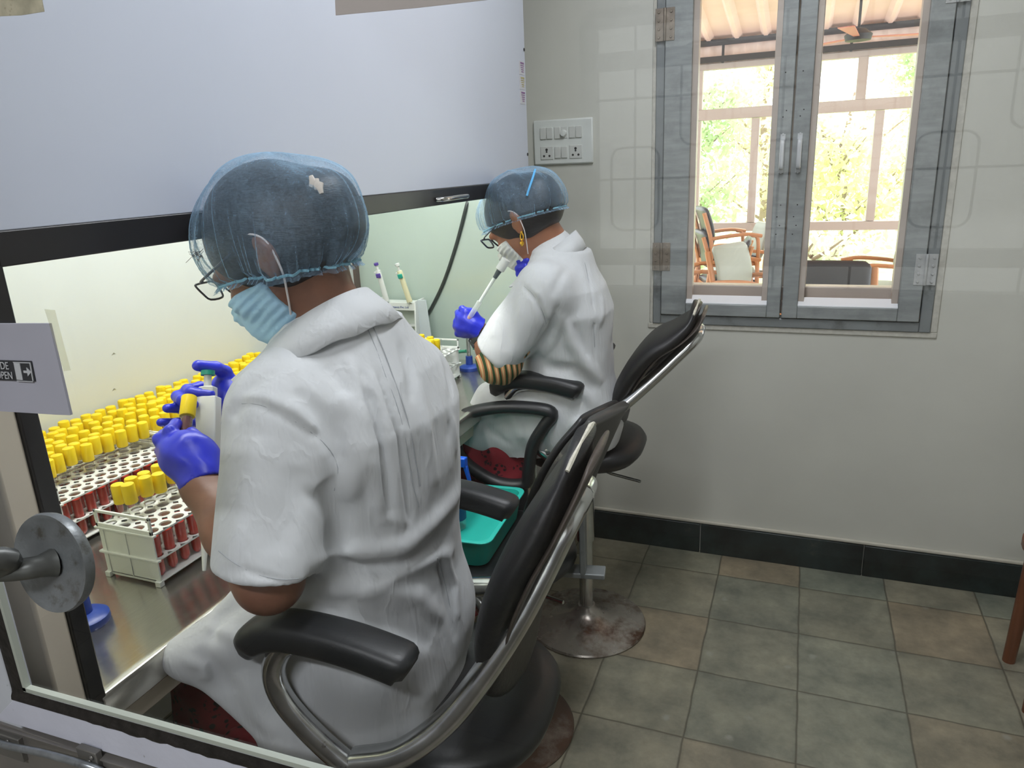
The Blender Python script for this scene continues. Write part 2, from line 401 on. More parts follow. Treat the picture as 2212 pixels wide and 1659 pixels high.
g.build('painted_rail', mat('white_rail_paint', srgb(206, 208, 222), .5, var=.05, scale=14, dirt=srgb(140, 138, 140), dscale=60, dpos=(.68, .76), bump=.25, bscale=70), door, bevel=.0006, world=True)
g = MB(); rr = random.Random(3); g.bx(-.8256, -.8055, GY-.003, GY+.006, .995, 2.25)
P = []
for i in range(200):
    x = -.8256+i*(2.16/199); j = rr.uniform(-.0022, .0012) if x > -.70 else 0; sg_ = .028*(x+.8)
    P.append([(x, GY-.0048, .9962+j+sg_), (x, GY-.0062, .9985+j*.7+sg_), (x, GY-.0055, 1.003+j*.2+sg_), (x, GY-.0035, 1.007+sg_), (x, GY-.003, 1.0115+sg_)])
g.grid(P); g.build('gasket', mat('cracked_gasket', (.016, .014, .013), .45, var=.5, scale=90, bump=.5, bscale=120), door, world=True)
g = MB(); g.bx(gx-.0058, gx-.0008, GY-.0026, GY+.004, 1.012, 2.25); strip(g, gx-.0058, 1.33, GY-.0026, GY+.004, 1.0112, 1.0168); sag(g)
g.build('glazing_bead', mat('pale_bead', srgb(182, 188, 178), .35, .1), door, world=True, smooth=False)
g = MB(); g.bx(gx-.3, 1.4, GY-.007, GY+.02, .62, .955)
P = [(x, z) for x, z in ((gx-.3, .945), (1.4, 1.007), (1.4, .9), (gx-.3, .9))]; g.prism(P, (0, GY-.008, 0), (1, 0, 0), (0, 0, 1), (0, .02, 0)); g.prism([(gx-.3, .9462), (1.4, 1.0082), (1.4, 1.0062), (gx-.3, .9442)], (0, GY-.0105, 0), (1, 0, 0), (0, 0, 1), (0, .01, 0))
g.build('steel_rail', mat('door_steel', srgb(138, 134, 130), .36, .45, var=.1, scale=14), door, bevel=.0005, world=True)
yb = GY-.012
bar = [at_y(-60, 1576, yb-.004), at_y(0, 1606, yb-.008), at_y(90, 1626, yb-.010), at_y(170, 1648, yb-.009), at_y(215, 1664, yb-.004), at_y(250, 1690, yb+.002)]
hb = MB().tube(bez(bar, 6), .0042, 12); ho = hb.build('bolt_handle', mat('worn_steel', srgb(158, 164, 170), .3, .7, var=.2, scale=60, dirt=srgb(80, 80, 80), dscale=50), door, world=True)
for a, c in (((-25, 1574), (50, 1628)), ((166, 1612), (222, 1680))):
    p, q = at_y(*a, yb), at_y(*c, yb)
    k = MB().bx(p[0], q[0], yb-.002, yb+.006, p[2], q[2]-.012); cx = (p[0]+q[0])/2
    for dx, dz in ((.009, -.006), (.004, -.013)): k.lathe([(0, -.003), (.0024, -.002), (.003, 0)], (cx+dx, yb-.002, p[2]+dz), (0, 1, 0), 10)
    k.build('bolt_bracket', mat('bracket_steel', srgb(120, 118, 114), .38, .4, var=.1, scale=30), door, bevel=.0012, world=True)
# round steel knob plate on an arm
dc, tilt = at_r(118, 1214, .5), .62
disc = MB(); nd = nrm(ray(118, 1214)*-1); rtp = nrm(RT-nd*np.dot(RT, nd)); upp = nrm(UP-nd*np.dot(UP, nd)-rtp*np.dot(UP, rtp)); ax = nrm(nd*.56-rtp*.76-upp*.33)
disc.lathe([(0, .001), (.0230, .001), (.0260, .003), (.0284, .0035), (.0291, .001), (.028, -.003), (0, -.003)], dc, ax, 48)
disc.build('round_plate', mat('cast_plate', srgb(122, 126, 128), .38, .45, var=.15, scale=70, dirt=srgb(90, 88, 82), dscale=90, dpos=(.55, .7), bump=.1, bscale=400), door, world=True)
arm = MB().tube(bez([dc+ax*.0005, dc+ax*.010-RT*.004, dc+ax*.013-RT*.018, at_r(5, 1206, .490), at_r(-300, 1225, .50)], 6), [.0085, .0078, .0072, .0068]+[.0062]*20+[.008], 14, flat=1.0)
arm.build('plate_arm', mat('cast_arm', srgb(96, 98, 96), .4, .5, var=.2, scale=60), door, world=True)

def text(body, size, loc, ux, uy, m, name, parent=None, sx=1, ext=.0002, sp=1, al='LEFT'):
    cu = bpy.data.curves.new(name, 'FONT'); cu.body = body; cu.size = size; cu.extrude = ext; cu.space_character = sp; cu.align_x = al
    o = bpy.data.objects.new(name, cu)
    COL.objects.link(o); dg = bpy.context.evaluated_depsgraph_get(); me = bpy.data.meshes.new_from_object(o.evaluated_get(dg))
    bpy.data.objects.remove(o); o = bpy.data.objects.new(name, me); COL.objects.link(o)
    ux, uy = nrm(ux)*sx, nrm(uy); n = nrm(np.cross(ux, uy)); off = np.array(parent.location) if parent is not None else np.zeros(3)
    for v in me.vertices: v.co = Vector(np.asarray(loc)-off+ux*v.co[0]+uy*v.co[1]+n*v.co[2])
    me.materials.clear(); me.materials.append(m)
    if parent is not None: o.parent = parent
    return o
# the door sign and the sheets stuck to the pane (camera side)
SY = GY-.004
def sheet(pix, name, m, th=.0015, y=SY):
    pts = [at_y(*p, y) for p in pix]; poly = [(p[0], p[2]) for p in pts]
    return MB().prism(poly, (0, y, 0), (1, 0, 0), (0, 0, 1), (0, th, 0)).build(name, m)
sg = empty('door_sign', tuple(at_y(-40, 890, SY)), label='grey card sign with black slide open strip stuck on the glass at left edge', cat='sign')
pts = [(-130, 700), (60, 699), (106, 699), (152, 897), (120, 896), (60, 892), (-110, 882)]
s_ = sheet(pts, 'card', m_paper, .0025); s_.parent = sg; s_.location = -V(*sg.location)
pts = [(-105, 775), (67, 780), (76, 824), (-95, 818)]
s_ = sheet(pts, 'black_strip', mat('sign_black', srgb(50, 52, 56), .4), .0006, SY-.0012); s_.parent = sg; s_.location = -V(*sg.location)
mw = mat('sign_white', srgb(190, 192, 196), .5)
a, b_ = at_y(0, 800, SY-.0014), at_y(30, 801, SY-.0014)
ux = nrm(b_-a); uz = nrm(at_y(0, 780, SY)-at_y(4, 800, SY)); uz = V(uz[0], 0, uz[2]); ux = V(ux[0], 0, ux[2])
text('SLIDE', .0104, at_y(20, 798, SY-.0020), ux, uz, mw, 'sign_lettering', sg, .92, al='RIGHT')
text('OPEN', .0104, at_y(29, 819, SY-.0020), ux, uz, mw, 'sign_lettering', sg, .88, al='RIGHT')
q = MB()
def pl(px): return [(p[0], p[2]) for p in (at_y(*k, SY) for k in px)]
for px in ([(33, 783), (46, 784), (53, 820), (40, 819)],): q.prism(pl(px), (0, SY-.0018, 0), (1, 0, 0), (0, 0, 1), (0, .0006, 0))
for px in ([(31, 781), (67, 782), (67.5, 784), (33, 783)], [(67, 782), (69, 782), (76, 822), (74, 822)], [(40, 821), (75, 823), (75, 824.5), (40, 822.5)]): q.prism(pl(px), (0, SY-.0018, 0), (1, 0, 0), (0, 0, 1), (0, .0006, 0))
q.prism(pl([(54, 799.5), (62, 800), (60.5, 793), (71, 803), (64, 812), (62.8, 805), (55, 804.5)]), (0, SY-.0018, 0), (1, 0, 0), (0, 0, 1), (0, .0006, 0))
o = q.build('door_arrow_pictogram', mw, sg); o.location = -V(*sg.location)
o = sheet([(722, -40), (725, 33), (790, 27), (900, 17), (1050, 0), (1200, -18), (1200, -60)], 'paper_sheet', m_paperb, .0006)
tag(o, 'plain beige paper sheet stuck high on the glass, cut by the top edge', 'paper')
o = sheet([(-80, -30), (88, -10), (95, 25), (45, 33), (0, 35), (-90, 52)], 'sticker', mat('torn_sticker', srgb(178, 172, 150), .5, var=.25, scale=60, dirt=srgb(120, 100, 80), dscale=80, dpos=(.6, .7)), .0006)
tag(o, 'torn yellowish sticker on the glass at the top left corner', 'sticker')
tp = sheet([(96, 668), (118, 670), (152, 800), (138, 802)], 'tape', glass_mat('clear_tape', tint=(.95, .95, .9), refl=.5, body=(.8, .78, .66), bodyamt=.12), .0003)
tag(tp, 'clear sticky tape remnant on the glass above the door sign', 'tape')

# ------------------------------------------------------------------ corridor behind the camera (seen as reflections in the door glass)
cw = MB(); CY0 = -2.0
wx0, wx1, wz0, wz1 = -.80, 1.55, 1.05, 2.08
cw.bx(-2.6, wx0, CY0-.12, CY0, 0, ZC).bx(wx1, 2.2, CY0-.12, CY0, 0, ZC).bx(wx0, wx1, CY0-.12, CY0, 0, wz0).bx(wx0, wx1, CY0-.12, CY0, wz1, ZC)
st('wall_near_corridor', cw, m_wallc, smooth=False).name = 'wall_rear'
st('wall_side_west', MB().bx(-2.7, -2.6, -2.1, 3, 0, ZC), m_wallc, smooth=False).name = 'wall_west'
st('wall_side_east', MB().bx(2.2, 2.3, -2.1, 3, 0, ZC), m_wallc, smooth=False).name = 'wall_east'
cf = empty('window_2', (0, CY0, wz0), kind='structure')
g = MB()
for x in (wx0, -.02, .77, wx1): g.bx(x-.03, x+.03, CY0-.06, CY0, wz0, wz1)
for z in (wz0, 1.2, 1.93, wz1): g.bx(wx0, wx1, CY0-.06, CY0, z-.03, z+.03)
g.build('window_frame', mat('corridor_frame', (.3, .3, .3), .5), cf, world=True)
g = MB()
def rrect(x0, x1, z0, z1, r=.045):
    out = []
    for cx, cz, a0 in ((x1-r, z1-r, 0), (x0+r, z1-r, 90), (x0+r, z0+r, 180), (x1-r, z0+r, 270)):
        for k in range(5): t = R(a0+k*22.5); out.append((cx+r*math.cos(t), CY0-.09, cz+r*math.sin(t)))
    return out
for k in range(9):
    x = wx0+.07+k*.27
    g.tube(rrect(x, x+.19, 1.62 if k % 2 else 1.30, 1.98 if k % 2 else 1.62), .005, 6, True); g.cyl((x+.095, CY0-.09, wz0), (x+.095, CY0-.09, wz1), .005, n=6)
for z in (1.22, 1.5, 1.8, 2.06): g.cyl((wx0, CY0-.09, z), (wx1, CY0-.09, z), .005, n=6)
MB().bx(wx0, wx1, CY0-.032, CY0-.028, wz0, wz1).build('frosted_pane', glass_mat('smoked_pane', tint=(.62, .62, .6), refl=.5), cf, world=True)  # added tinted pane, dims this window's reflection in the door glass
g.build('grille', mat('grille_iron', (.1, .1, .1), .5), cf, world=True)

# ------------------------------------------------------------------ switchboard
sb = empty('switchboard', (-.868, WY, 1.65), label='white wall switchboard with switches, fan knob and two sockets right of the cabinet', cat='switchboard')
MB().bx(-.986, -.750, WY-.012, WY, 1.568, 1.732).build('cover_plate', m_white, sb, bevel=.006, world=True)
xs = (-.957, -.900, -.842); m_sw = mat('switch_white', srgb(214, 216, 212), .3); m_hole = mat('socket_dark', (.03, .03, .03), .6)
def sw(x, z, w_): MB().bx(x, x+w_, WY-.017, WY-.01, z-.021, z+.021).build('switch_rocker', m_sw, sb, bevel=.002, world=True)
for x in (xs[0], xs[0]+.026, xs[1], xs[2], xs[2]+.026): sw(x, 1.683, .024)
for x in (xs[1], xs[1]+.026): sw(x, 1.612, .024)
MB().bx(xs[1]+.026, xs[1]+.05, WY-.014, WY-.01, 1.662, 1.704).build('regulator_base', m_sw, sb, bevel=.001, world=True)
MB().lathe([(.014, 0), (.012, .008), (.010, .014), (0, .015)], (xs[1]+.037, WY-.013, 1.680), (0, -1, 0), 20).build('regulator_knob', m_white, sb, world=True)
for x in (xs[0], xs[2]):
    so = MB().bx(x, x+.05, WY-.015, WY-.01, 1.588, 1.636).build('socket', m_sw, sb, bevel=.0015, world=True)
    h = MB()
    for dx, dz, r in ((.025, .036, .005), (.025, .028, .0035), (.014, .013, .0042), (.036, .013, .0042)): h.cyl((x+dx, WY-.0156, 1.588+dz), (x+dx, WY-.0145, 1.588+dz), r, n=10)
    o = h.build('pin_hole', m_hole, so); o.location = -V(*sb.location)

# ------------------------------------------------------------------ clean-air cabinet
CX, Y0, Y1, BZ = -.87, .52, 2.44, .885          # sash plane, near end, far end, bench height
BX = -1.575
cb = empty('laminar_flow_cabinet', (BX, 1.5, 0), label='long white clean-air cabinet with half open sash and lit interior', cat='cabinet')
q = MB()    # bench with an upturned rounded steel lip
lip = [(BX, BZ), (-.885, BZ), (-.878, BZ+.003), (-.868, BZ+.002), (-.863, BZ-.006), (-.863, BZ-.042), (-.872, BZ-.046), (BX, BZ-.046)]
q.prism(lip, (0, .575, 0), (1, 0, 0), (0, 0, 1), (0, 1.81, 0)); q.build('steel_bench', m_steel, cb, world=True, bevel=.0015)
MB().bx(BX, -.885, .575, 2.385, BZ-.09, BZ-.046).build('bench_apron', m_post, cb, bevel=.002, world=True)
MB().bx(BX-.02, BX, .575, 2.40, BZ-.04, 2.05).build('back_panel', m_cabin, cb, world=True)
MB().bx(BX, CX-.008, 2.385, 2.40, .3, 2.35).build('end_panel', m_cabend, cb, world=True)
MB().bx(BX, BX+.012, 2.36, 2.385, BZ, 2.0).build('corner_strip', mat('brown_strip', srgb(92, 80, 74), .5), cb, world=True)
MB().bx(BX, CX-.03, .575, 2.385, 1.98, 2.05).build('inner_ceiling', m_cabin, cb, world=True)
MB().bx(BX-.02, CX-.028, .56, 2.40, 2.05, 2.5).build('top_housing', m_sash, cb, bevel=.003, world=True)
# near end post: beige enamelled, black guide along its edge
q = MB(); q.bx(-.93, CX, Y0, .558, 0, 2.35); q.build('end_post', m_post, cb, bevel=.004, world=True)
MB().bx(BX, -.93, Y0, .545, .0, 2.35).build('near_end_panel', mat('greenish_cream_panel', srgb(228, 226, 196), .4, var=.05, scale=8, dirt=srgb(90, 80, 60), dscale=20, dpos=(.72, .76)), cb, bevel=.002, world=True)
MB().bx(-.885, CX+.004, .558, .582, BZ-.03, 2.2).build('sash_guide', mat('black_guide', (.012, .012, .014), .22), cb, bevel=.002, world=True)
for y in (.62, 1.5, 2.38):
    MB().bx(-1.1, -.9, y-.03, y+.03, 0, BZ-.12).build('leg', m_post, cb, bevel=.003, world=True)
q = MB().bx(CX-.006, CX+.002, .56, 2.40, 1.522, 2.6)
sp = q.build('sash_panel', m_sash, cb, bevel=.002, world=True)
bd = MB().bx(CX-.008, CX+.004, .56, 2.385, 1.482, 1.523).build('sash_band', m_blackp, cb, bevel=.002, world=True)
hd = at_x(978, 430, CX+.02)
q = MB().tube(bez([(CX+.004, 1.70, 1.497), (CX+.022, 1.715, 1.497), (CX+.024, 1.78, 1.498), (CX+.022, 1.85, 1.498), (CX+.004, 1.866, 1.498)], 6), .006, 10)
q.build('sash_handle', m_chrome, bd).location = -V(*cb.location)
for z in (1.925, 1.605):
    MB().cyl((CX+.0, 2.392, z), (CX+.004, 2.392, z), .005, n=12).build('screw', m_dark, cb, world=True)
m_lab = mat('label_white', srgb(206, 206, 212), .5); mp = mat('label_purple', srgb(140, 96, 150), .5); mo = mat('label_ochre', srgb(178, 168, 110), .5)
for k in range(3):
    z = 1.868-k*.044; la = MB().bx(CX+.002, CX+.0028, 2.340, 2.386, z-.02, z+.02).build('sticker_label', m_lab, cb, world=True)
    h = MB().bx(CX+.003, CX+.0034, 2.352, 2.384, z+.012, z+.017)
    for j in range(4): h.bx(CX+.003, CX+.0034, 2.352+j*.003, 2.384-j*.002, z+.006-j*.006, z+.0085-j*.006)
    h.build('label_print', mp if k % 2 == 0 else mo, la).location = -V(*cb.location)
MB().bx(-1.05, -1.0, .7, 2.3, 1.95, 1.975).build('lamp_tube', mat('lamp_housing', (.8, .8, .8), .4), cb, world=True)
# small chips in the back panel paint
q = MB()
for p in ((246, 765), (247, 842), (112, 775), (118, 790), (123, 808)):
    a = at_x(*p, BX+.0008); q.prism([(-.006, -.001), (.0, .004), (.006, -.001), (0, .0015)], a, (0, 1, 0), (0, 0, 1), (.0004, 0, 0))
o = q.build('paint_chip', mat('chip_grey', srgb(140, 138, 118), .6), cb, world=True); o['kind'] = 'stuff'
# cable hanging inside at the far end
cd = MB().tube(bez([at_y(1012, 432, 2.40), at_y(1006, 450, 2.38), at_y(985, 530, 2.38), at_y(958, 610, 2.38), at_y(930, 668, 2.38), at_y(914, 695, 2.385), at_y(905, 740, 2.39)], 6), .006, 8).build('cable', mat('black_cable', srgb(52, 60, 58), .4))
tag(cd, 'black power cable hanging down the end panel behind the pipette stand', 'cable')
# ------------------------------------------------------------------ racks and sample tubes on the bench
m_rack = mat('rack_white', srgb(232, 236, 232), .32, var=.02)
m_cap = mat('yellow_cap', srgb(238, 208, 18), .42, var=.05, scale=40)
m_tube = glass_mat('tube_plastic', tint=(.96, .96, .95), refl=1.0, body=(.9, .9, .88), bodyamt=.05)
m_blood = mat('blood', srgb(206, 46, 26), .25, var=.12, scale=40)
m_bloodd = mat('dark_blood', srgb(92, 22, 20), .25)
RZ = BZ+.1                                      # top plate of a rack
def rack(x0, y0, nx, ny, label, far_handle=False):
    w, l = nx*.033, ny*.0293
    rk = empty('test_tube_rack', (x0, y0, BZ), label=label, cat='tube rack', group=None)
    for z, nm in ((.1, 'top_plate'), (.052, 'middle_plate')):
        MB().holes(0, w, 0, l, z-.003, z, nx, ny, .0108, 12).build(nm, m_rack, rk, smooth=False)
    MB().bx(0, w, 0, l, .008, .011).build('bottom_plate', m_rack, rk, bevel=.0008)
    for yy in (0, l):
        q = MB(); s = -1 if yy == 0 else 1
        q.prism([(.002, .004), (w-.002, .004), (w-.002, .098), (.002, .098)], (0, yy, 0), (1, 0, 0), (0, 0, 1), (0, -s*.003, 0))
        for z in (.1, .052): q.bx(-.004, w+.004, yy-.004, yy+.004, z-.004, z)
        q.bx(w*.5-.001, w*.5+.001, yy+s*.0015, yy, .01, .096); q.bx(w*.1-.001, w*.1+.001, yy+s*.0015, yy, .01, .096)
        for xx in (.0, w-.012): q.bx(xx, xx+.012, yy-.005, yy+.005, 0, .01)
        q.build('end_wall', m_rack, rk, bevel=.0008)
        h = MB(); b_ = .0055
        h.bx(0, w, yy-.002, yy+.002, .1, .1+b_*1.4).bx(0, w, yy-.002, yy+.002, .133-b_, .133).bx(0, b_, yy-.002, yy+.002, .1, .133).bx(w-b_, w, yy-.002, yy+.002, .1, .133)
        h.build('carry_handle', m_rack, rk, bevel=.0008)
    return rk
capped = empty('sample_tube', label='yellow capped clear blood tube standing in a white rack on the cabinet bench', cat='sample tube', group='yellow capped blood tubes standing in the racks')
H0 = .152
MB().lathe([(0, 0), (.004, .001), (.0072, .005), (.0082, .010), (.0082, H0-.036)], n=12).build('tube_body', m_tube, capped)
MB().lathe([(0, .0015), (.0038, .002), (.0066, .006), (.0074, .011), (.0074, .062), (0, .062)], n=10).build('blood_fill', m_blood, capped)
MB().lathe([(.0108, H0-.037), (.0116, H0-.035), (.0118, H0-.004), (.0108, H0-.0008), (.0094, H0), (0, H0)], n=20).build('cap', m_cap, capped)
openp = empty('open_sample_tube', label='open tube of bright red blood sunk in an uncapped rack hole', cat='sample tube', group='uncapped blood tubes sunk in the rack holes')
MB().lathe([(0, 0), (.005, .001), (.0085, .006), (.0095, .011), (.0095, .088), (.0088, .088)], n=12).build('tube_body', m_tube, openp)
MB().lathe([(0, .0015), (.0045, .002), (.0078, .007), (.0088, .012), (.0088, .078), (0, .078)], n=10).build('blood_fill', m_blood, openp)
used = {}; trr = random.Random(11)
def put(proto, x, y, z, lb=None):
    k = 'o' if 'body' in [c.name[:9].strip('.0123456789_')[-4:] for c in proto.children] and proto is openp else 'c'
    o = proto if k not in used else copy_tree(proto)
    used[k] = 1; o['label'] = lb; o.location = (x, y, z); o.rotation_euler = (trr.uniform(-.035, .035), trr.uniform(-.035, .035), trr.uniform(0, 6)) if proto is capped else (0, 0, 0)
    return o
ORD = ('first', 'second', 'third', 'fourth', 'fifth', 'sixth', 'seventh', 'eighth', 'ninth', 'tenth')
def fill(x0, y0, nx, ny, rule, where):
    for i in range(nx):
        for j in range(ny):
            k = rule(i, j)              # i counted from the bench front edge
            x, y = x0+(nx-1-i+.5)*.033, y0+(j+.5)*.0293
            lb = f'{where}, {ORD[i]} row from bench edge, {ORD[j]} from glass end'
            if k == 'c': put(capped, x, y, BZ+.0115+trr.choice((0, 0, 0, .006, -.0)), 'yellow capped tube in '+lb)
            elif k == 'o': put(openp, x, y, BZ+.0115, 'open blood tube in '+lb)
R1 = rack(-1.1425, .823, 4, 10, 'white plastic tube rack nearest the front, with its open carry handle facing the glass')
fill(-1.1425, .823, 4, 10, lambda i, j: 'o' if i < 2 else ('c' if (i == 2 and j > 0 and j != 7) or (i == 3 and j in (1, 2, 3, 4, 5, 6, 8)) else None), 'handle rack')
ys = [.868, 1.172, 1.476]
names = [('white tube rack at the left end of the bench, two front rows uncapped', 'white tube rack against the cabinet back wall at the left end, full of yellow caps'),
         ('white tube rack in the middle of the bench behind the raised hands', 'white tube rack against the back wall left of the hooded head, full of yellow caps'),
         ('white tube rack on the bench hidden mostly behind the seated near worker', 'furthest white tube rack against the back wall, its caps reaching up to the coat collar')]
for k, y in enumerate(ys):
    rack(-1.4245, y, 4, 10, names[k][0]); rack(-1.5665, y+.006, 4, 10, names[k][1])
    fill(-1.4245, y, 4, 10, (lambda i, j: 'o' if i < 2 else 'c') if k < 2 else (lambda i, j: 'c'), ('left', 'middle', 'right')[k]+' rack')
    fill(-1.5665, y+.006, 4, 10, (lambda i, j: 'c' if (i + 3*j) % 17 != 5 else None), ('left', 'middle', 'right')[k]+' wall rack')
R4 = rack(-1.19, 1.905, 4, 9, 'white tube rack beside the blue burner in front of the far worker')
fill(-1.19, 1.905, 4, 9, lambda i, j: 'c' if (i < 3 and 1 < j < 6 and (i, j) != (0, 5)) or (i == 3 and j < 5) else None, 'burner rack')
for k in range(2):
    et = MB().lathe([(0, 0), (.005, .001), (.0082, .006), (.0086, .011), (.0086, .125), (.0095, .126), (.0095, .129), (.008, .129)], n=12).build('empty_tube', m_tube)
    et.location = (-1.19+.033*2.5, 1.905+.0293*(7.5-k*1.0), BZ+.012); tag(et, ('empty uncapped clear tube in the far rack, the one nearer its handle', 'empty uncapped clear tube in the far rack, the one nearer the yellow caps')[k], 'sample tube', 'empty clear tubes in the far rack')

# blue based burners
m_blue = mat('blue_enamel', srgb(36, 70, 160), .3)
def burner(x, y, label):
    b = empty('gas_burner', (x, y, BZ), label=label, cat='burner')
    MB().lathe([(.036, 0), (.037, .004), (.036, .012), (.030, .016), (.013, .020), (.012, .05), (0, .05)], n=28).build('base', m_blue, b)
    MB().cyl((0, 0, .05), (0, 0, .15), .0075, n=14).build('barrel', m_chrome, b)
    MB().lathe([(.010, .05), (.011, .056), (.008, .066), (.009, .07)], n=14).cyl((0, 0, .06), (-.035, .004, .062), .004, n=8).build('collar', m_chrome, b)
    return b
burner(-1.066, 2.262, 'blue based gas burner standing below the gloved hand of the far worker')
burner(-1.048, .70, 'blue burner base just visible behind the black post at the left')
t = MB().tube(bez([(-1.08, 2.27, .95), (-1.13, 2.30, .935), (-1.2, 2.33, .90), (-1.30, 2.36, .893), (-1.40, 2.37, .893)], 6), .006, 8)
t.tube(bez([(-1.066, 2.30, .955), (-1.02, 2.33, .94), (-.98, 2.36, .90), (-.95, 2.4, .893)], 6), .006, 8)
tag(t.build('gas_tube', mat('green_tube', srgb(60, 150, 120), .35)), 'green rubber gas tube behind the far blue burner', 'tube')

# pipette stand with two hanging pipettes
psx0, psx1, psy, psz = -1.452, -1.285, 2.30, 1.112
ps = empty('pipette_stand', (-1.37, psy, BZ), label='white plastic pipette stand with printed maker name at the far end of the bench', cat='pipette stand')
q = MB().bx(psx0, psx1, psy, psy+.05, psz-.03, psz); q.build('top_bar', m_white, ps, bevel=.002, world=True)
for x in (psx0-.004, psx1): MB().prism([(0, .0), (.14, 0), (.09, psz-BZ+.008), (.02, psz-BZ+.008)], (x, psy-.03, BZ), (0, 1, 0), (0, 0, 1), (.006 if x == psx1 else .004, 0, 0)).build('side_panel', m_white, ps, bevel=.001, world=True)
MB().prism([(0, .0), (.055, 0), (.035, psz-BZ+.01), (0, psz-BZ+.01)], (psx1+.006, psy+.005, BZ), (1, 0, 0), (0, 0, 1), (0, .004, 0)).build('side_wing', mat('wing_plastic', srgb(196, 206, 210), .35), ps, bevel=.001, world=True)
for z in (.95, 1.02): MB().bx(psx0, psx1, psy+.03, psy+.05, z-.004, z+.004).build('shelf', m_white, ps, bevel=.001, world=True)
MB().bx(psx0, psx1, psy+.05, psy+.054, BZ, psz-.02).build('rear_panel', mat('stand_back', srgb(206, 216, 206), .4), ps, world=True)
text('Tech Lab Equipments Pvt. Ltd', .0112, (psx0+.004, psy-.0016, psz-.021), (1, 0, 0), (0, 0, 1), mat('print_blue', srgb(60, 84, 150), .5), 'printed_name', ps)
def pipette(px, py_, bot, col, body, label, lean=0):
    p = empty('pipette', (px, py_, bot), label=label, cat='pipette'); q = MB()
    q.lathe([(.010, 0), (.0105, .004), (.0095, .02), (.009, .10), (.0095, .112), (.0085, .118), (0, .118)], n=18, sx=1.1, sy=.8)
    q.build('handle', body, p)
    MB().bx(-.008, .009, -.012, -.004, .092, .108).build('coloured_grip', col, p, bevel=.002)
    pl_ = MB().cyl((0, 0, .118), (0, 0, .137), .0045, n=12).build('plunger', m_white, p)
    MB().cyl((0, 0, .137), (0, 0, .145), .0085, n=16).build('plunger_button', col if lean == 0 else m_white, pl_)
    MB().bx(-.017, -.009, -.004, .004, .108, .114).build('finger_hook', m_white, p, bevel=.001)
    p.rotation_euler = (R(10), R(-6 - lean), 0); return p
pipette(-1.400, psy-.005, psz+.004, mat('violet', srgb(86, 66, 150), .4), m_white, 'white pipette with violet button and grip standing left on the stand')
pipette(-1.304, psy-.005, psz+.004, mat('teal', srgb(30, 160, 140), .4), mat('ivory', srgb(232, 228, 190), .4), 'ivory pipette with teal grip standing right on the stand', 4)

# ------------------------------------------------------------------ revolving stools with backs
m_vinyl = mat('black_vinyl', srgb(24, 25, 28), .42, var=.15, scale=20, bump=.12, bscale=260)
m_vinylw = mat('worn_black_vinyl', srgb(20, 20, 23), .46, var=.2, scale=20, bump=.3, bscale=120, dirt=srgb(140, 136, 128), dscale=22, dpos=(.70, .725))
m_arm = mat('armrest_foam', srgb(30, 32, 35), .42, var=.1, scale=30, bump=.08, bscale=300)
m_pipe = mat('torn_piping', srgb(204, 200, 184), .6, var=.2, scale=60, bump=.5, bscale=200)
m_frame = mat('pitted_chrome', srgb(206, 208, 208), .2, 1, var=.12, scale=30, rvar=.08, dirt=srgb(70, 62, 50), dscale=26, dpos=(.64, .70))
m_baser = mat('rusty_base_plate', srgb(84, 62, 50), .32, .45, var=.25, scale=8, dirt=srgb(150, 140, 130), dscale=9, dpos=(.55, .8), rvar=.1)
m_basec = mat('dull_chrome_base', srgb(160, 154, 146), .28, .7, var=.2, scale=8, dirt=srgb(88, 62, 48), dscale=7, dpos=(.5, .66), rvar=.08)
m_tape = mat('grey_tape_wrap', srgb(74, 66, 60), .5, var=.25, scale=30, bump=.6, bscale=60)

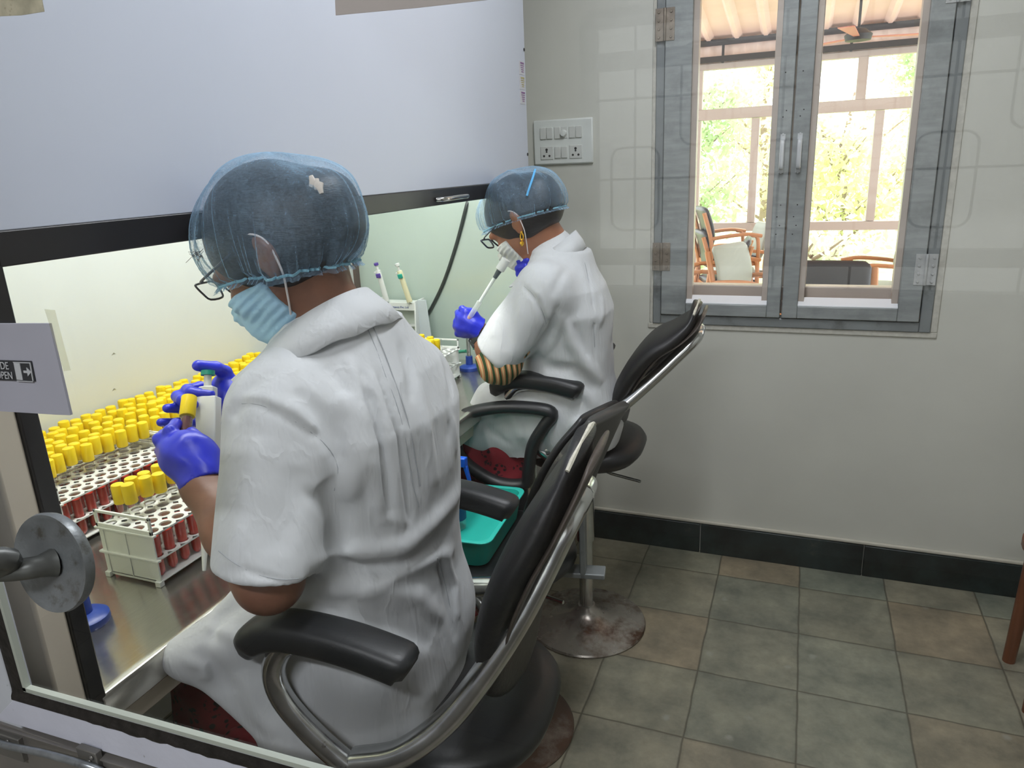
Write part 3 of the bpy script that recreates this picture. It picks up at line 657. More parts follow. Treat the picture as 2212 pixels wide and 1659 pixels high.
def base(parent, m, sz, dark=False):
    MB().lathe([(.205, 0), (.207, .006), (.203, .011), (.17, .016), (.11, .026), (.06, .044), (.038, .062), (.03, .075), (0, .075)], n=56).build('base_plate', m, parent)
    c = MB().cyl((0, 0, .07), (0, 0, .40), .024, n=24).cyl((0, 0, .33), (0, 0, sz-.085), .031, n=24)
    c.build('stem', m_frame if not dark else m_black, parent)
    MB().bx(-.09, .09, -.07, .07, sz-.09, sz-.072).bx(-.02, .02, -.1, .1, sz-.1, sz-.085).build('seat_bracket', m_alumd, parent, bevel=.003)
    MB().tube([(.02, -.01, sz-.1), (.1, -.05, sz-.11), (.2, -.10, sz-.105)], .005, 8).build('height_lever', m_frame, parent)
def vinyl_chair(x, y, sz, rz, label, seat_r=.215, base_m=None, lean=0, drop=0, tl=0, td=0):
    c = empty('stool_chair', (x, y, 0), rz, label=label, cat='chair')
    base(c, base_m, sz)
    # seat: rounded square cushion
    rings = []
    for r, z in ((.15, -.066), (.19, -.06), (.208, -.04), (.215, -.02), (.205, -.004), (.17, .004), (.1, .002)):
        ring = []
        for k in range(44):
            t = 2*math.pi*k/44; cc, s_ = math.cos(t), math.sin(t)
            ring.append((r*seat_r/.215*math.copysign(abs(cc)**.8, cc)*1.03, r*seat_r/.215*math.copysign(abs(s_)**.8, s_)*1.05, sz+z))
        rings.append(ring)
    MB().loft(rings).build('seat', m_vinyl, c, smooth='all')
    path = bez([(.125, 0, sz+.06), (.120, 0, sz+.12), (.130+lean*.3, 0, sz+.22), (.163+lean*.6, 0, sz+.31), (.200+lean*.8, 0, sz+.38-drop*.7), (.228+lean, 0, sz+.44-drop), (.246+lean, 0, sz+.49-drop)], 5)
    n = len(path); hw = []; th = []
    for i in range(n):
        t = i/(n-1); e_ = min(1, math.sin(math.pi*min(max(t, .0), 1))**.35 if 0 < t < 1 else 0)
        hw.append(.02+(.160-.06*max(0, t-.45))*min(1, max(.12, e_))); th.append(.012+.022*math.sin(math.pi*min(1, t*1.15+.02))**.5 if t < .85 else .014)
    bk = MB().pad(path, hw, th, e=2.6).build('backrest', m_vinylw, c, smooth='all')
    rim = []
    k0 = int(n*.92)
    for sgn in (-1, 1):
        rim += [path[i]+V(.002, sgn*(hw[i]+.001), 0) for i in (range(k0, n) if sgn < 0 else range(n-1, k0-1, -1))]
    rimb = [p for p in rim]
    MB().tube(rimb, [.0034+.0014*math.sin(i*2.7) for i in range(len(rimb))], 6).build('torn_edge', m_pipe, bk)
    MB().pad([p+V(.028, 0, -.004) for p in path[9:-2]], [h*.9 for h in hw[9:-2]], [.006]*(n-11), e=2.6).build('back_cover', m_tape, bk, smooth='all')
    for s_ in (-1, 1):
        fr = MB(); yo = s_*.245
        fr.tube(bez([(-.10, yo, sz+.240), (-.150, yo, sz+.225), (-.178, yo, sz+.175), (-.165, yo, sz+.12), (-.10, yo, sz+.05), (-.03, yo*.98, sz+.0), (.02, yo*.8, sz-.06), (.03, yo*.3, sz-.085)], 6), .0178, 12)
        fr.tube(bez([(-.06, yo*.99, sz+.035), (.01, yo*.94, sz+.055), (.070, yo*.80, sz+.095), (.118+tl*.2, yo*.66, sz+.155-td*.2), (.170+tl*.5, yo*.48, sz+.24-td*.5), (.208+tl*.8, yo*.34, sz+.32-td*.8), (.232+tl, yo*.24, sz+.375-td), (.238+tl, 0, sz+.387-td)], 6), .0195, 14, flat=1.2)
        f = fr.build('side_frame', m_frame, c)
        a = MB(); ap = bez([(-.215, yo, sz+.205), (-.195, yo, sz+.235), (-.14, yo, sz+.252), (-.05, yo, sz+.247), (.03, yo, sz+.230), (.048, yo, sz+.220)], 5); m_ = len(ap)
        a.pad(ap, [.018+.014*min(1, (1-abs(2*i/(m_-1)-1))*3) for i in range(m_)], [.014+.011*min(1, (1-abs(2*i/(m_-1)-1))*4) for i in range(m_)], e=3)
        a.build('armrest', m_arm, c, smooth='all')
    return c
CA = vinyl_chair(-.53, .975, .69, R(4), 'black vinyl chair with chrome frame carrying the near seated worker', base_m=m_baser, seat_r=.182)
CC = vinyl_chair(-.625, 2.175, .715, R(3), 'black vinyl chair with torn back beside the far wall, far worker sitting on it', base_m=m_basec, lean=.105, drop=.045, tl=.115, td=.03, seat_r=.195)
# the middle chair: black plastic loop arms and a thin back panel
cB = empty('office_chair', (-.722, 1.615, 0), R(10), label='empty black chair with looped plastic arm between the two seated workers', cat='chair')
base(cB, m_baser, .60, dark=True)
rings = [[(r*math.cos(2*math.pi*k/40)*1.0, r*math.sin(2*math.pi*k/40)*1.0, .60+z) for k in range(40)] for r, z in ((.14, -.066), (.2, -.055), (.225, -.03), (.222, -.012), (.19, .0), (.1, .002))]
MB().loft(rings).build('seat', m_vinyl, cB, smooth='all')
path = bez([(.19, 0, .68), (.20, 0, .75), (.235, 0, .84), (.275, 0, .92), (.315, 0, .98)], 6); n = len(path)
hw = [.15+.05*math.sin(math.pi*i/(n-1)) for i in range(n)]
UB = (.34, .94, 0)
bp = MB().pad(path, hw, [.013]*n, up=UB, e=5).build('backrest', mat('grey_black_board', srgb(64, 64, 62), .45, var=.12, scale=12, dirt=srgb(120, 118, 108), dscale=18, dpos=(.66, .74)), cB, smooth='all')
MB().pad([p+V(-.022, 0, .004) for p in path], [h*.97 for h in hw], [.012]*n, up=UB, e=4).build('back_cushion', m_vinyl, bp, smooth='all')
for s_ in (1,):
    yo = s_*.26
    lp = bez([(-.17, yo, .80), (-.14, yo, .865), (-.03, yo, .895), (.08, yo, .895), (.13, yo, .88), (.105, yo, .84), (.07, yo, .78), (.055, yo, .70), (.04, yo, .655), (-.04, yo, .655), (-.12, yo, .70), (-.165, yo, .75)], 6)
    MB().tube(lp[:-1], .0185, 10, closed=True, flat=1.3, upv=(0, 1, 0)).build('loop_arm', m_arm, cB, smooth='all')
    MB().bx(-.0, .05, yo-.01 if s_ > 0 else yo-.01, yo+.01, .56, .66).bx(-.0, .05, min(yo, 0), max(yo, 0), .525, .54).build('arm_bracket', m_arm, cB, bevel=.003)
MB().bx(.12, .30, -.025, .025, .52, .535).bx(.235, .25, -.025, .025, .52, .80).build('back_bar', m_alumd, cB, bevel=.003)
# teal tray and spray bottle on its seat
m_teal = mat('teal_plastic', srgb(38, 178, 164), .38)
tr = MB(); 
def rr_(x0, x1, y0, y1, z, r=.03, n=5):
    out = []
    for cx, cy, a0 in ((x1-r, y1-r, 0), (x0+r, y1-r, 90), (x0+r, y0+r, 180), (x1-r, y0+r, 270)):
        for k in range(n+1): t = R(a0+k*90/n); out.append((cx+r*math.cos(t), cy+r*math.sin(t), z))
    return out
w_, l_, TZ = .115, .16, .606
tr.loft([rr_(-w_+.02, w_-.02, -l_+.02, l_-.02, TZ+.003), rr_(-w_+.012, w_-.012, -l_+.012, l_-.012, TZ), rr_(-w_, w_, -l_, l_, TZ+.07), rr_(-w_-.008, w_+.008, -l_-.008, l_+.008, TZ+.072), rr_(-w_-.008, w_+.008, -l_-.008, l_+.008, TZ+.076), rr_(-w_+.004, w_-.004, -l_+.004, l_-.004, TZ+.076), rr_(-w_+.016, w_-.016, -l_+.016, l_-.016, TZ+.006)], caps=True)
o = tr.build('plastic_tray', m_teal, bevel=.001); o.location = (-.80, 1.62, 0); o.rotation_euler = (0, 0, R(4)); tag(o, 'teal plastic tray resting on the seat of the empty middle chair', 'tray')
sb_ = empty('spray_bottle', (-.842, 1.64, TZ+.007), label='clear spray bottle with blue trigger head standing in the teal tray', cat='bottle')
MB().lathe([(.018, 0), (.026, .003), (.028, .01), (.028, .05), (.025, .06), (.028, .07), (.028, .10), (.022, .125), (.012, .14), (.012, .15)], n=24).build('bottle_body', glass_mat('bottle_plastic', tint=(.9, .96, .96), refl=1.2, body=(.8, .9, .9), bodyamt=.15), sb_)
MB().lathe([(.0285, .03), (.0285, .075)], n=24).build('bottle_label', mat('bottle_label', srgb(30, 60, 110), .5), sb_)
m_bb = mat('bright_blue', srgb(10, 92, 214), .35)
q = MB().lathe([(.015, .148), (.015, .17), (.01, .172), (.01, .19), (0, .19)], n=16); q.box((.012, 0, .20), (.06, .02, .026)); q.prism([(0, 0), (.012, 0), (.02, -.045), (.012, -.045)], (.032, -.006, .19), (1, 0, 0), (0, 0, 1), (0, .012, 0))
q.build('trigger_head', m_bb, sb_, bevel=.003)
# wooden stool leg at the right edge of the frame
sw_ = empty('wooden_stool', (.80, 2.26, 0), label='varnished wooden stool, only its leg showing at the right edge of the floor', cat='stool')
m_wood = mat('varnished_wood', srgb(112, 66, 42), .35, var=.2, scale=6, stretch=(12, 12, 1))
for a in (-1, 1):
    for b_ in (-1, 1): MB().cyl((a*.1, b_*.12, 0), (a*.085, b_*.105, .45), .018, .022, 14).build('leg', m_wood, sw_)
MB().lathe([(.14, .45), (.15, .455), (.15, .475), (.14, .48), (0, .48)], n=32).build('seat', m_wood, sw_)

# ------------------------------------------------------------------ veranda beyond the window
VY = 8.5
st('veranda_floor', MB().bx(-5, 5, WY+.2, VY+.2, -.05, 0), mat('veranda_cement', srgb(206, 188, 180), .7, var=.08)).name = 'floor_veranda'
vw = MB(); y0, y1 = VY, VY+.09
m_vf = mat('veranda_frame', srgb(168, 158, 150), .5)
for z0, z1 in ((.78, .87), (1.95, 2.06), (2.45, 2.51), (0, .1)): vw.bx(-5, 5, y0, y1, z0, z1)
for x in (-3.2, -2.1, -1.13, .455, 1.5, 2.5, 3.6): vw.bx(x-.045, x+.045, y0, y1, 2.06, 2.46)
for x in (-3.2, -2.1, -1.13, -.53, .645, 1.5, 2.5, 3.6): vw.bx(x-.04, x+.04, y0-.006, y1-.006, .875, 1.945)
for x in (-3.2, -1.13, -.1, .95, 2.5): vw.bx(x-.03, x+.03, y0, y1, .0, .8)
st('window_3', vw, m_vf, bevel=.004)
vw = MB()
for z in (2.54, 2.70): vw.bx(-5, 5, VY-.08, VY-.03, z-.028, z+.028)
for x in (-1.9, -.88, .33, 1.4): vw.bx(x-.012, x+.012, VY-.07, VY-.04, 2.5, 2.72)
st('trim_3', vw, mat('black_beam', (.03, .03, .032), .5))
P = [[(x, VY+.02+(.02 if (i//2) % 2 else 0), z) for z in (2.5, 2.76)] for i, x in enumerate(np.arange(-5, 5, .03))]
m_roof = mat('roof_sheet', srgb(232, 208, 196), .45, var=.08, scale=3)
st('wall_veranda_cladding', MB().grid(P), m_roof).name = 'wall_cladding'
P = []
for i, x in enumerate(np.arange(-5, 5, .035)):
    k = i % 8; dz = (.0, .045, .045, .0, 0, 0, 0, 0)[k]
    P.append([(x, y, 2.74+(VY+.1-y)*.13-dz) for y in (VY+.5, VY-.6, VY-2.6, WY+.2)])
st('ceiling_veranda', MB().grid(P), m_roof).name = 'ceiling_veranda'
fan = empty('ceiling_fan', (.30, 6.6, 2.36), R(20), label='ceiling fan with reddish blades under the veranda roof', cat='fan')
MB().lathe([(0, 0), (.09, .01), (.10, .05), (.05, .09), (.01, .1), (.01, .6), (0, .6)], n=24).build('motor', m_dark, fan)
for k in range(3):
    t = R(k*120); u, v_ = V(math.cos(t), math.sin(t), 0), V(-math.sin(t), math.cos(t), 0)
    MB().prism([(.09, -.02), (.6, -.06), (.6, .05), (.09, .02)], (0, 0, .03), u, v_, (0, 0, .006)).build('blade', mat('fan_blade', srgb(188, 120, 104), .5), fan)
# wooden armchairs with pads
m_oak = mat('chair_oak', srgb(170, 116, 72), .5, var=.1, scale=8)
m_padb = mat('black_pad', srgb(40, 42, 48), .4, var=.1)
m_padg = mat('grey_green_pad', srgb(150, 158, 148), .45)
def armchair(x, y, rz, m, label, high=0):
    c = empty('wooden_armchair', (x, y, 0), rz, label=label, cat='armchair', group=None)
    for sx in (-1, 1):
        MB().tube(bez([(-.23, sx*.25, 0), (-.22, sx*.25, .3), (-.21, sx*.255, .60), (-.15, sx*.26, .645)], 4), .018, 8, flat=1.2).build('front_leg', m_oak, c)
        MB().tube(bez([(.27, sx*.25, 0), (.22, sx*.25, .35), (.22, sx*.25, .6), (.29, sx*.24, .86+high)], 4), .02, 8, flat=1.3).build('back_leg', m_oak, c)
        MB().tube(bez([(-.24, sx*.26, .635), (-.1, sx*.265, .655), (.1, sx*.26, .64), (.23, sx*.25, .62)], 4), .018, 8, flat=1.3).build('arm', m_oak, c)
    MB().bx(-.22, .22, -.24, .24, .36, .40).build('seat_frame', m_oak, c, bevel=.004)
    MB().pad(bez([(-.24, 0, .43), (-.1, 0, .44), (.1, 0, .435), (.22, 0, .425)], 4), [.2, .235]+[.24]*9+[.235, .2], [.02]+[.033]*11+[.02]).build('seat', m, c, smooth='all')
    pth = bez([(.19, 0, .56), (.20, 0, .7), (.235, 0, .82+high), (.27, 0, .90+high)], 4)
    MB().pad(pth, [.19, .215]+[.225]*9+[.215, .19][:len(pth)-11], [.02]+[.03]*(len(pth)-2)+[.018]).build('backrest', m, c, smooth='all')
    return c
armchair(.19, 4.85, R(88), m_padb, 'black padded wooden armchair seen from behind through the right window sash')
armchair(.62, 7.0, R(8), m_padg, 'pale padded wooden armchair at the right end of the right window opening')
c_ = armchair(-.66, 7.38, R(200), m_padb, 'topmost of the two stacked black wooden armchairs in the left window opening'); c_.location.z = .22
armchair(-.66, 7.38, R(200), m_padb, 'lower of the two stacked black wooden armchairs in the left window opening')
armchair(-.31, 6.0, R(150), m_padg, 'grey green wooden armchair in the middle of the left window opening')
armchair(-.68, 6.55, R(4), m_padb, 'dark wooden armchair turned sideways behind the grey green one')
armchair(-.62, 8.05, R(20), m_padg, 'light grey armchair against the veranda windows at the sash mullion')
# trees outside
st('ground', MB().bx(-16, 16, VY+.2, 40, -.2, -.1), mat('grass_ground', srgb(204, 216, 160), .9, var=.2, scale=3)).name = 'floor_ground'
def leafmat(name, c):
    n = NT(name); f = n.noise(1.5, 3)
    n.set(color=n.ramp(f, [(.3, tuple(x*.7 for x in c)), (.7, c)]), rough=.6)
    tl = n.node('ShaderNodeBsdfTranslucent'); tl.inputs[0].default_value = (*c, 1); mx = n.node('ShaderNodeMixShader'); mx.inputs[0].default_value = .45
    n.link(n.b.outputs[0], mx.inputs[1]); n.link(tl.outputs[0], mx.inputs[2]); n.link(mx.outputs[0], n.out.inputs[0]); return n.m
lm = [leafmat('leaf_yellow', srgb(238, 240, 196)), leafmat('leaf_green', srgb(208, 226, 186)), leafmat('leaf_pale', srgb(228, 234, 212))]
m_bark = mat('bark', srgb(150, 130, 118), .8, var=.2)
def tree(x, y, h, rad, m, label, seed, n=4200):
    rg = random.Random(seed); t = empty('tree', (x, y, -.3), label=label, cat='tree', group=None); tk = MB(); lf = MB()
    tk.tube(bez([(0, 0, 0), (.05, .0, h*.3), (-.05, .05, h*.6), (.05, 0, h*.9)], 5), [.09*(1-.05*i) for i in range(16)], 8)
    tips = []
    for k in range(16):
        z0 = h*rg.uniform(.15, .75); a = rg.uniform(0, 6.28); l_ = rad*rg.uniform(.6, 1.1)
        p1 = V(math.cos(a)*l_*.5, math.sin(a)*l_*.5, z0+l_*.3); p2 = V(math.cos(a+.3)*l_, math.sin(a+.3)*l_, z0+l_*.75)
        tk.tube(bez([(0, 0, z0), p1, p2], 4), [.03, .028, .026, .024, .02, .016, .012, .008, .004], 6); tips += [p1, p2, (p1+p2)/2]
    for k in range(n):
        c = tips[rg.randrange(len(tips))]+V(rg.gauss(0, .22), rg.gauss(0, .22), rg.gauss(0, .22)); u = nrm([rg.gauss(0, 1) for _ in range(3)]); w = nrm(np.cross(u, [rg.gauss(0, 1) for _ in range(3)])); s = rg.uniform(.035, .085)
        lf.add([c-u*s, c+w*s*.5, c+u*s, c-w*s*.5], [(0, 1, 2, 3)])
    tk.build('trunk', m_bark, t); lf.build('foliage', m, t, smooth=False)
tree(-1.9, 12.2, 3.6, 1.0, lm[1], 'green leafy tree seen through the left part of the left sash', 1)
tree(-.75, 15.0, 4.2, 1.1, lm[0], 'yellow green tree between the two window sashes', 2)
tree(.55, 12.6, 3.0, 1.0, lm[0], 'yellowish bushy tree seen through the right sash', 3)
tree(2.3, 15.5, 4.2, 1.3, lm[1], 'green tree at the right end of the right sash', 4)
tree(-3.6, 16.0, 4.6, 1.5, lm[2], 'pale distant tree left of the left sash view', 5)
for k, (x, y) in enumerate(((-1.6, 9.9), (.1, 10.0), (1.8, 9.9))):
    tree(x, y, .75, .5, lm[(k+1) % 3], ('low bush left, below the left sash panes', 'low bush behind the sash mullion', 'low bush right, behind the pale armchair')[k]+' outdoors', 20+k, 900)
# ------------------------------------------------------------------ implicit-surface modelling for people and cloth
def s_cap(P, a, b, ra, rb=None):
    a, b = V(*a), V(*b); rb = ra if rb is None else rb; ba = b-a; L = max(np.dot(ba, ba), 1e-9)
    t = np.clip(((P-a)@ba)/L, 0, 1); return np.linalg.norm(P-a-t[:, None]*ba, axis=1)-(ra+(rb-ra)*t)
def s_ell(P, c, r, M=None):
    q = P-V(*c)
    if M is not None: q = q@np.asarray(M).T          # rows of M are the ellipsoid axes
    r = V(*r); k0 = np.linalg.norm(q/r, axis=1); k1 = np.linalg.norm(q/(r*r), axis=1)
    return np.where(k1 > 1e-6, k0*(k0-1)/np.maximum(k1, 1e-6), -min(r))
def s_tri(P, a, b, c, th):
    a, b, c = V(*a), V(*b), V(*c); ba, cb, ac = b-a, c-b, a-c; n = np.cross(ba, ac)
    pa, pb, pc = P-a, P-b, P-c
    ins = (np.sign(pa@np.cross(ba, n))+np.sign(pb@np.cross(cb, n))+np.sign(pc@np.cross(ac, n))) < 2
    def e(p, v): t = np.clip(p@v/np.dot(v, v), 0, 1); q = p-t[:, None]*v; return (q*q).sum(1)
    d2 = np.where(ins, np.minimum(np.minimum(e(pa, ba), e(pb, cb)), e(pc, ac)), (pa@n)**2/np.dot(n, n))
    return np.sqrt(d2)-th
def smin(a, b, k):
    h = np.maximum(k-np.abs(a-b), 0)/k; return np.minimum(a, b)-h*h*k*.25
def smax(a, b, k): return -smin(-a, -b, k)
def chain(P, pts, rad, k=None):
    d = None
    for i in range(len(pts)-1):
        e = s_cap(P, pts[i], pts[i+1], rad[i], rad[i+1]); d = e if d is None else (np.minimum(d, e) if k is None else smin(d, e, k))
    return d
def s_plane(P, p, n): return (P-V(*p))@nrm(n)
def polyline_dist(P, pts):
    d = None; n = len(pts)-1; T_ = None
    for i in range(n):
        a, ba = pts[i], pts[i+1]-pts[i]; t = np.clip(((P-a)@ba)/max(np.dot(ba, ba), 1e-9), 0, 1)
        e = np.linalg.norm(P-a-t[:, None]*ba, axis=1); u = (i+t)/n
        if d is None: d, T_ = e, u
        else: T_ = np.where(e < d, u, T_); d = np.minimum(d, e)
    return d, T_
def fold(P, d, folds):
    for pts, w, amp in folds:
        q, u = polyline_dist(P, pts); d = d-1.3*amp*np.exp(-(q/(w*.9))**2)*np.sqrt(np.clip(np.sin(math.pi*np.clip(u, .0, 1)), 0, 1)+.02)
    return d
def hit(F, px, py, t0=.55, t1=3.2):
    r = nrm(ray(px, py)); t = t0
    for _ in range(160):
        p = r*t+V(0, 0, EYE); d = float(F(p[None, :])[0])
        if d < .0008: return p
        t += max(d*.8, .0008)
        if t > t1: break
    return None
def on(F, pix):
    out = [hit(F, *p) for p in pix]; return [p for p in out if p is not None]

def surfnet(F, h, o):
    S = F < 0; n = np.array(F.shape)-1
    c = np.zeros(n, np.int8)
    offs = [(i, j, k) for i in (0, 1) for j in (0, 1) for k in (0, 1)]
    sl = lambda A, q: A[q[0]:q[0]+n[0], q[1]:q[1]+n[1], q[2]:q[2]+n[2]]
    for q in offs: c += sl(S, q)
    act = (c > 0) & (c < 8); idx = -np.ones(n, np.int64); I = np.argwhere(act); idx[act] = np.arange(len(I))
    acc = np.zeros((len(I), 3)); cnt = np.zeros(len(I))
    for a in offs:
        for ax in range(3):
            if a[ax]: continue
            b = list(a); b[ax] = 1
            fa = F[I[:, 0]+a[0], I[:, 1]+a[1], I[:, 2]+a[2]]; fb = F[I[:, 0]+b[0], I[:, 1]+b[1], I[:, 2]+b[2]]
            m = (fa < 0) != (fb < 0); t = np.where(m, fa/np.where(m, fa-fb, 1), 0)
            p = np.tile(np.array(a, float), (len(I), 1)); p[:, ax] += t; acc += p*m[:, None]; cnt += m
    vs = (I+acc/cnt[:, None])*h+o
    quads = []
    for ax in range(3):
        u, v = [(1, 2), (2, 0), (0, 1)][ax]
        A = S; lo = [slice(None)]*3; hi = [slice(None)]*3; lo[ax] = slice(0, -1); hi[ax] = slice(1, None)
        E = A[tuple(lo)] != A[tuple(hi)]; Q = np.argwhere(E)
        Q = Q[(Q[:, u] > 0) & (Q[:, v] > 0) & (Q[:, u] < n[u]) & (Q[:, v] < n[v])]
        s0 = A[Q[:, 0], Q[:, 1], Q[:, 2]]
        du = np.zeros(3, int); du[u] = 1; dv = np.zeros(3, int); dv[v] = 1
        g = lambda R_: idx[R_[:, 0], R_[:, 1], R_[:, 2]]
        q = np.stack([g(Q-du-dv), g(Q-dv), g(Q), g(Q-du)], 1)
        q[~s0] = q[~s0][:, ::-1]; quads.append(q)
    q = np.concatenate(quads); q = q[(q >= 0).all(1)]
    return vs, q
def polygonise(F, lo, hi, h, B=10):
    lo, hi = V(*lo), V(*hi); n = np.ceil((hi-lo)/h/B).astype(int)*B+1
    G = np.full(n, 1.0, np.float32); nb = (n-1)//B
    bi = np.stack(np.meshgrid(*[np.arange(k) for k in nb], indexing='ij'), -1).reshape(-1, 3)
    d = F(lo+(bi+.5)*B*h); rad = B*h*.5*1.75*1.5
    for b, v in zip(bi[d <= -rad], d[d <= -rad]):
        s = b*B; G[s[0]:s[0]+B+1, s[1]:s[1]+B+1, s[2]:s[2]+B+1] = -1
    loc = np.stack(np.meshgrid(*[np.arange(B+1)]*3, indexing='ij'), -1).reshape(-1, 3)
    A = bi[np.abs(d) < rad]; CH = 200
    for i in range(0, len(A), CH):
        blk = A[i:i+CH]; g = (blk[:, None, :]*B+loc[None]).reshape(-1, 3); v = F(lo+g*h); G[g[:, 0], g[:, 1], g[:, 2]] = v
    return surfnet(G, h, lo)
def smooth_mesh(vs, q, it=1, w=.5):
    for _ in range(it):
        s = np.zeros_like(vs); c = np.zeros(len(vs))
        for a in range(4):
            i, j = q[:, a], q[:, (a+1) % 4]
            for k in range(3): s[:, k] += np.bincount(i, vs[j, k], len(vs))+np.bincount(j, vs[i, k], len(vs))
            c += np.bincount(i, minlength=len(vs))+np.bincount(j, minlength=len(vs))
        vs = vs+(s/np.maximum(c, 1)[:, None]-vs)*w
    return vs
def sdf_obj(name, F, lo, hi, h, m, parent, it=1, keep=None):
    vs, q = polygonise(F, lo, hi, h); vs = smooth_mesh(vs, q, it)
    if keep is not None:
        ok = keep(vs); q = q[ok[q].all(1)]
    off = np.array(parent.location) if parent is not None else np.zeros(3); p = parent
    while p is not None and p.parent is not None: p = p.parent; off = off+np.array(p.location)
    me = bpy.data.meshes.new(name); n = len(vs)
    me.vertices.add(n); me.vertices.foreach_set('co', (vs-off).astype(np.float32).ravel())
    me.loops.add(len(q)*4); me.loops.foreach_set('vertex_index', q.astype(np.int32).ravel())
    me.polygons.add(len(q)); me.polygons.foreach_set('loop_start', np.arange(0, len(q)*4, 4, dtype=np.int32)); me.polygons.foreach_set('loop_total', np.full(len(q), 4, np.int32))
    me.update(calc_edges=True); me.validate(); me.polygons.foreach_set('use_smooth', [True]*len(me.polygons))
    me.materials.append(m); o = bpy.data.objects.new(name, me); COL.objects.link(o)
    if parent is not None: o.parent = parent
    return o
def body_prof(P, ctr, ax_l, ax_f, zs, cs, A, B, e=2.3):
    """stack of superelliptic sections: centre offsets cs (lateral, forward), half widths A, half depths B"""
    z = P[:, 2]; q = P-V(*ctr); l = q@ax_l-np.interp(z, zs, [c[0] for c in cs]); f = q@ax_f-np.interp(z, zs, [c[1] for c in cs])
    a = np.interp(z, zs, A); b = np.interp(z, zs, B)
    rr = (np.abs(l/a)**e+np.abs(f/b)**e)**(1/e); d = (rr-1)*np.minimum(a, b)*.9
    return np.maximum(d, np.maximum(z-zs[-1], zs[0]-z))

# ------------------------------------------------------------------ materials for people
def coat_mat():
    n = NT('lab_coat_cotton'); f = n.noise(5, 4)
    n.set(color=n.ramp(f, [(.3, srgb(198, 201, 203)), (.7, srgb(207, 210, 212))]), rough=.8, sheen=.15)
    w = n.noise(7, 4, rough=.5, stretch=(1.8, 1.8, .5)); w2 = n.ramp(n.noise(11, 3, stretch=(2.2, 2.2, .45)), [(.44, (0, 0, 0)), (.5, (1, 1, 1)), (.56, (0, 0, 0))])
    h = n.math('MULTIPLY_ADD', w2, .07, n.math('MULTIPLY_ADD', n.noise(230, 2), .012, w))
    n.bump(h, .6, .012); return n.m
m_coat = coat_mat()
m_seam = mat('seam_thread', srgb(168, 172, 176), .8)  # greyer than the cloth: shade along the stitching, put into the thread colour
def skin(name, c, c2):
    n = NT(name); f = n.noise(14, 5, rough=.6); n.set(color=n.ramp(f, [(.3, c), (.7, c2)]), rough=.46, sub=.04)
    n.bump(n.noise(260, 3), .08); return n.m
m_skin = skin('brown_skin', srgb(112, 76, 60), srgb(136, 96, 76))
m_skin2 = skin('brown_skin_far', srgb(140, 92, 68), srgb(160, 110, 84))
m_glove = mat('blue_nitrile', srgb(30, 42, 186), .36, var=.08, scale=30, bump=.35, bscale=55, stretch=(1, 1, .5))
m_hair = mat('black_hair', (.012, .011, .012), .45, var=.5, scale=60, stretch=(1, 1, 6), bump=.3, bscale=120)
m_mask = mat('surgical_mask_blue', srgb(164, 204, 228), .75, var=.03)
m_maskw = mat('white_mask', srgb(214, 218, 214), .75, var=.04)
m_loop = mat('ear_loop', srgb(220, 214, 214), .6)
m_specs = mat('dark_spectacles', srgb(60, 60, 66), .3, .2)
m_red = None
def net_mat():
    n = NT('blue_nonwoven_net'); g = n.co()
    f1 = n.noise(90, 5, g, .75); f2 = n.ramp(n.noise(16, 5, g, .7, stretch=(1, 1.8, .6)), [(.52, (0, 0, 0)), (.60, (1, 1, 1))])
    lw = n.node('ShaderNodeLayerWeight'); lw.inputs[0].default_value = .5
    a = n.math('MULTIPLY_ADD', n.ramp(n.noise(300, 4, g, .8), [(.42, (0, 0, 0)), (.62, (1, 1, 1))]), .15, n.math('MULTIPLY_ADD', f1, .22, .03)); a = n.math('ADD', a, n.math('MULTIPLY', n.math('POWER', lw.outputs['Facing'], 3.0), .95))
    a = n.math('ADD', a, n.math('MULTIPLY', f2, .08)); a = n.math('MINIMUM', a, .93)
    df = n.node('ShaderNodeBsdfDiffuse'); df.inputs[0].default_value = (*srgb(168, 202, 228), 1)
    tl = n.node('ShaderNodeBsdfTranslucent'); tl.inputs[0].default_value = (*srgb(168, 202, 228), 1)
    m1 = n.node('ShaderNodeMixShader'); m1.inputs[0].default_value = .35; n.link(df.outputs[0], m1.inputs[1]); n.link(tl.outputs[0], m1.inputs[2])
    tr = n.node('ShaderNodeBsdfTransparent'); m2 = n.node('ShaderNodeMixShader'); n.link(a, m2.inputs[0]); n.link(tr.outputs[0], m2.inputs[1]); n.link(m1.outputs[0], m2.inputs[2])
    n.link(m2.outputs[0], n.out.inputs[0]); return n.m
m_net = net_mat()
m_elast = mat('net_elastic', srgb(140, 190, 208), .7, var=.1, scale=80)

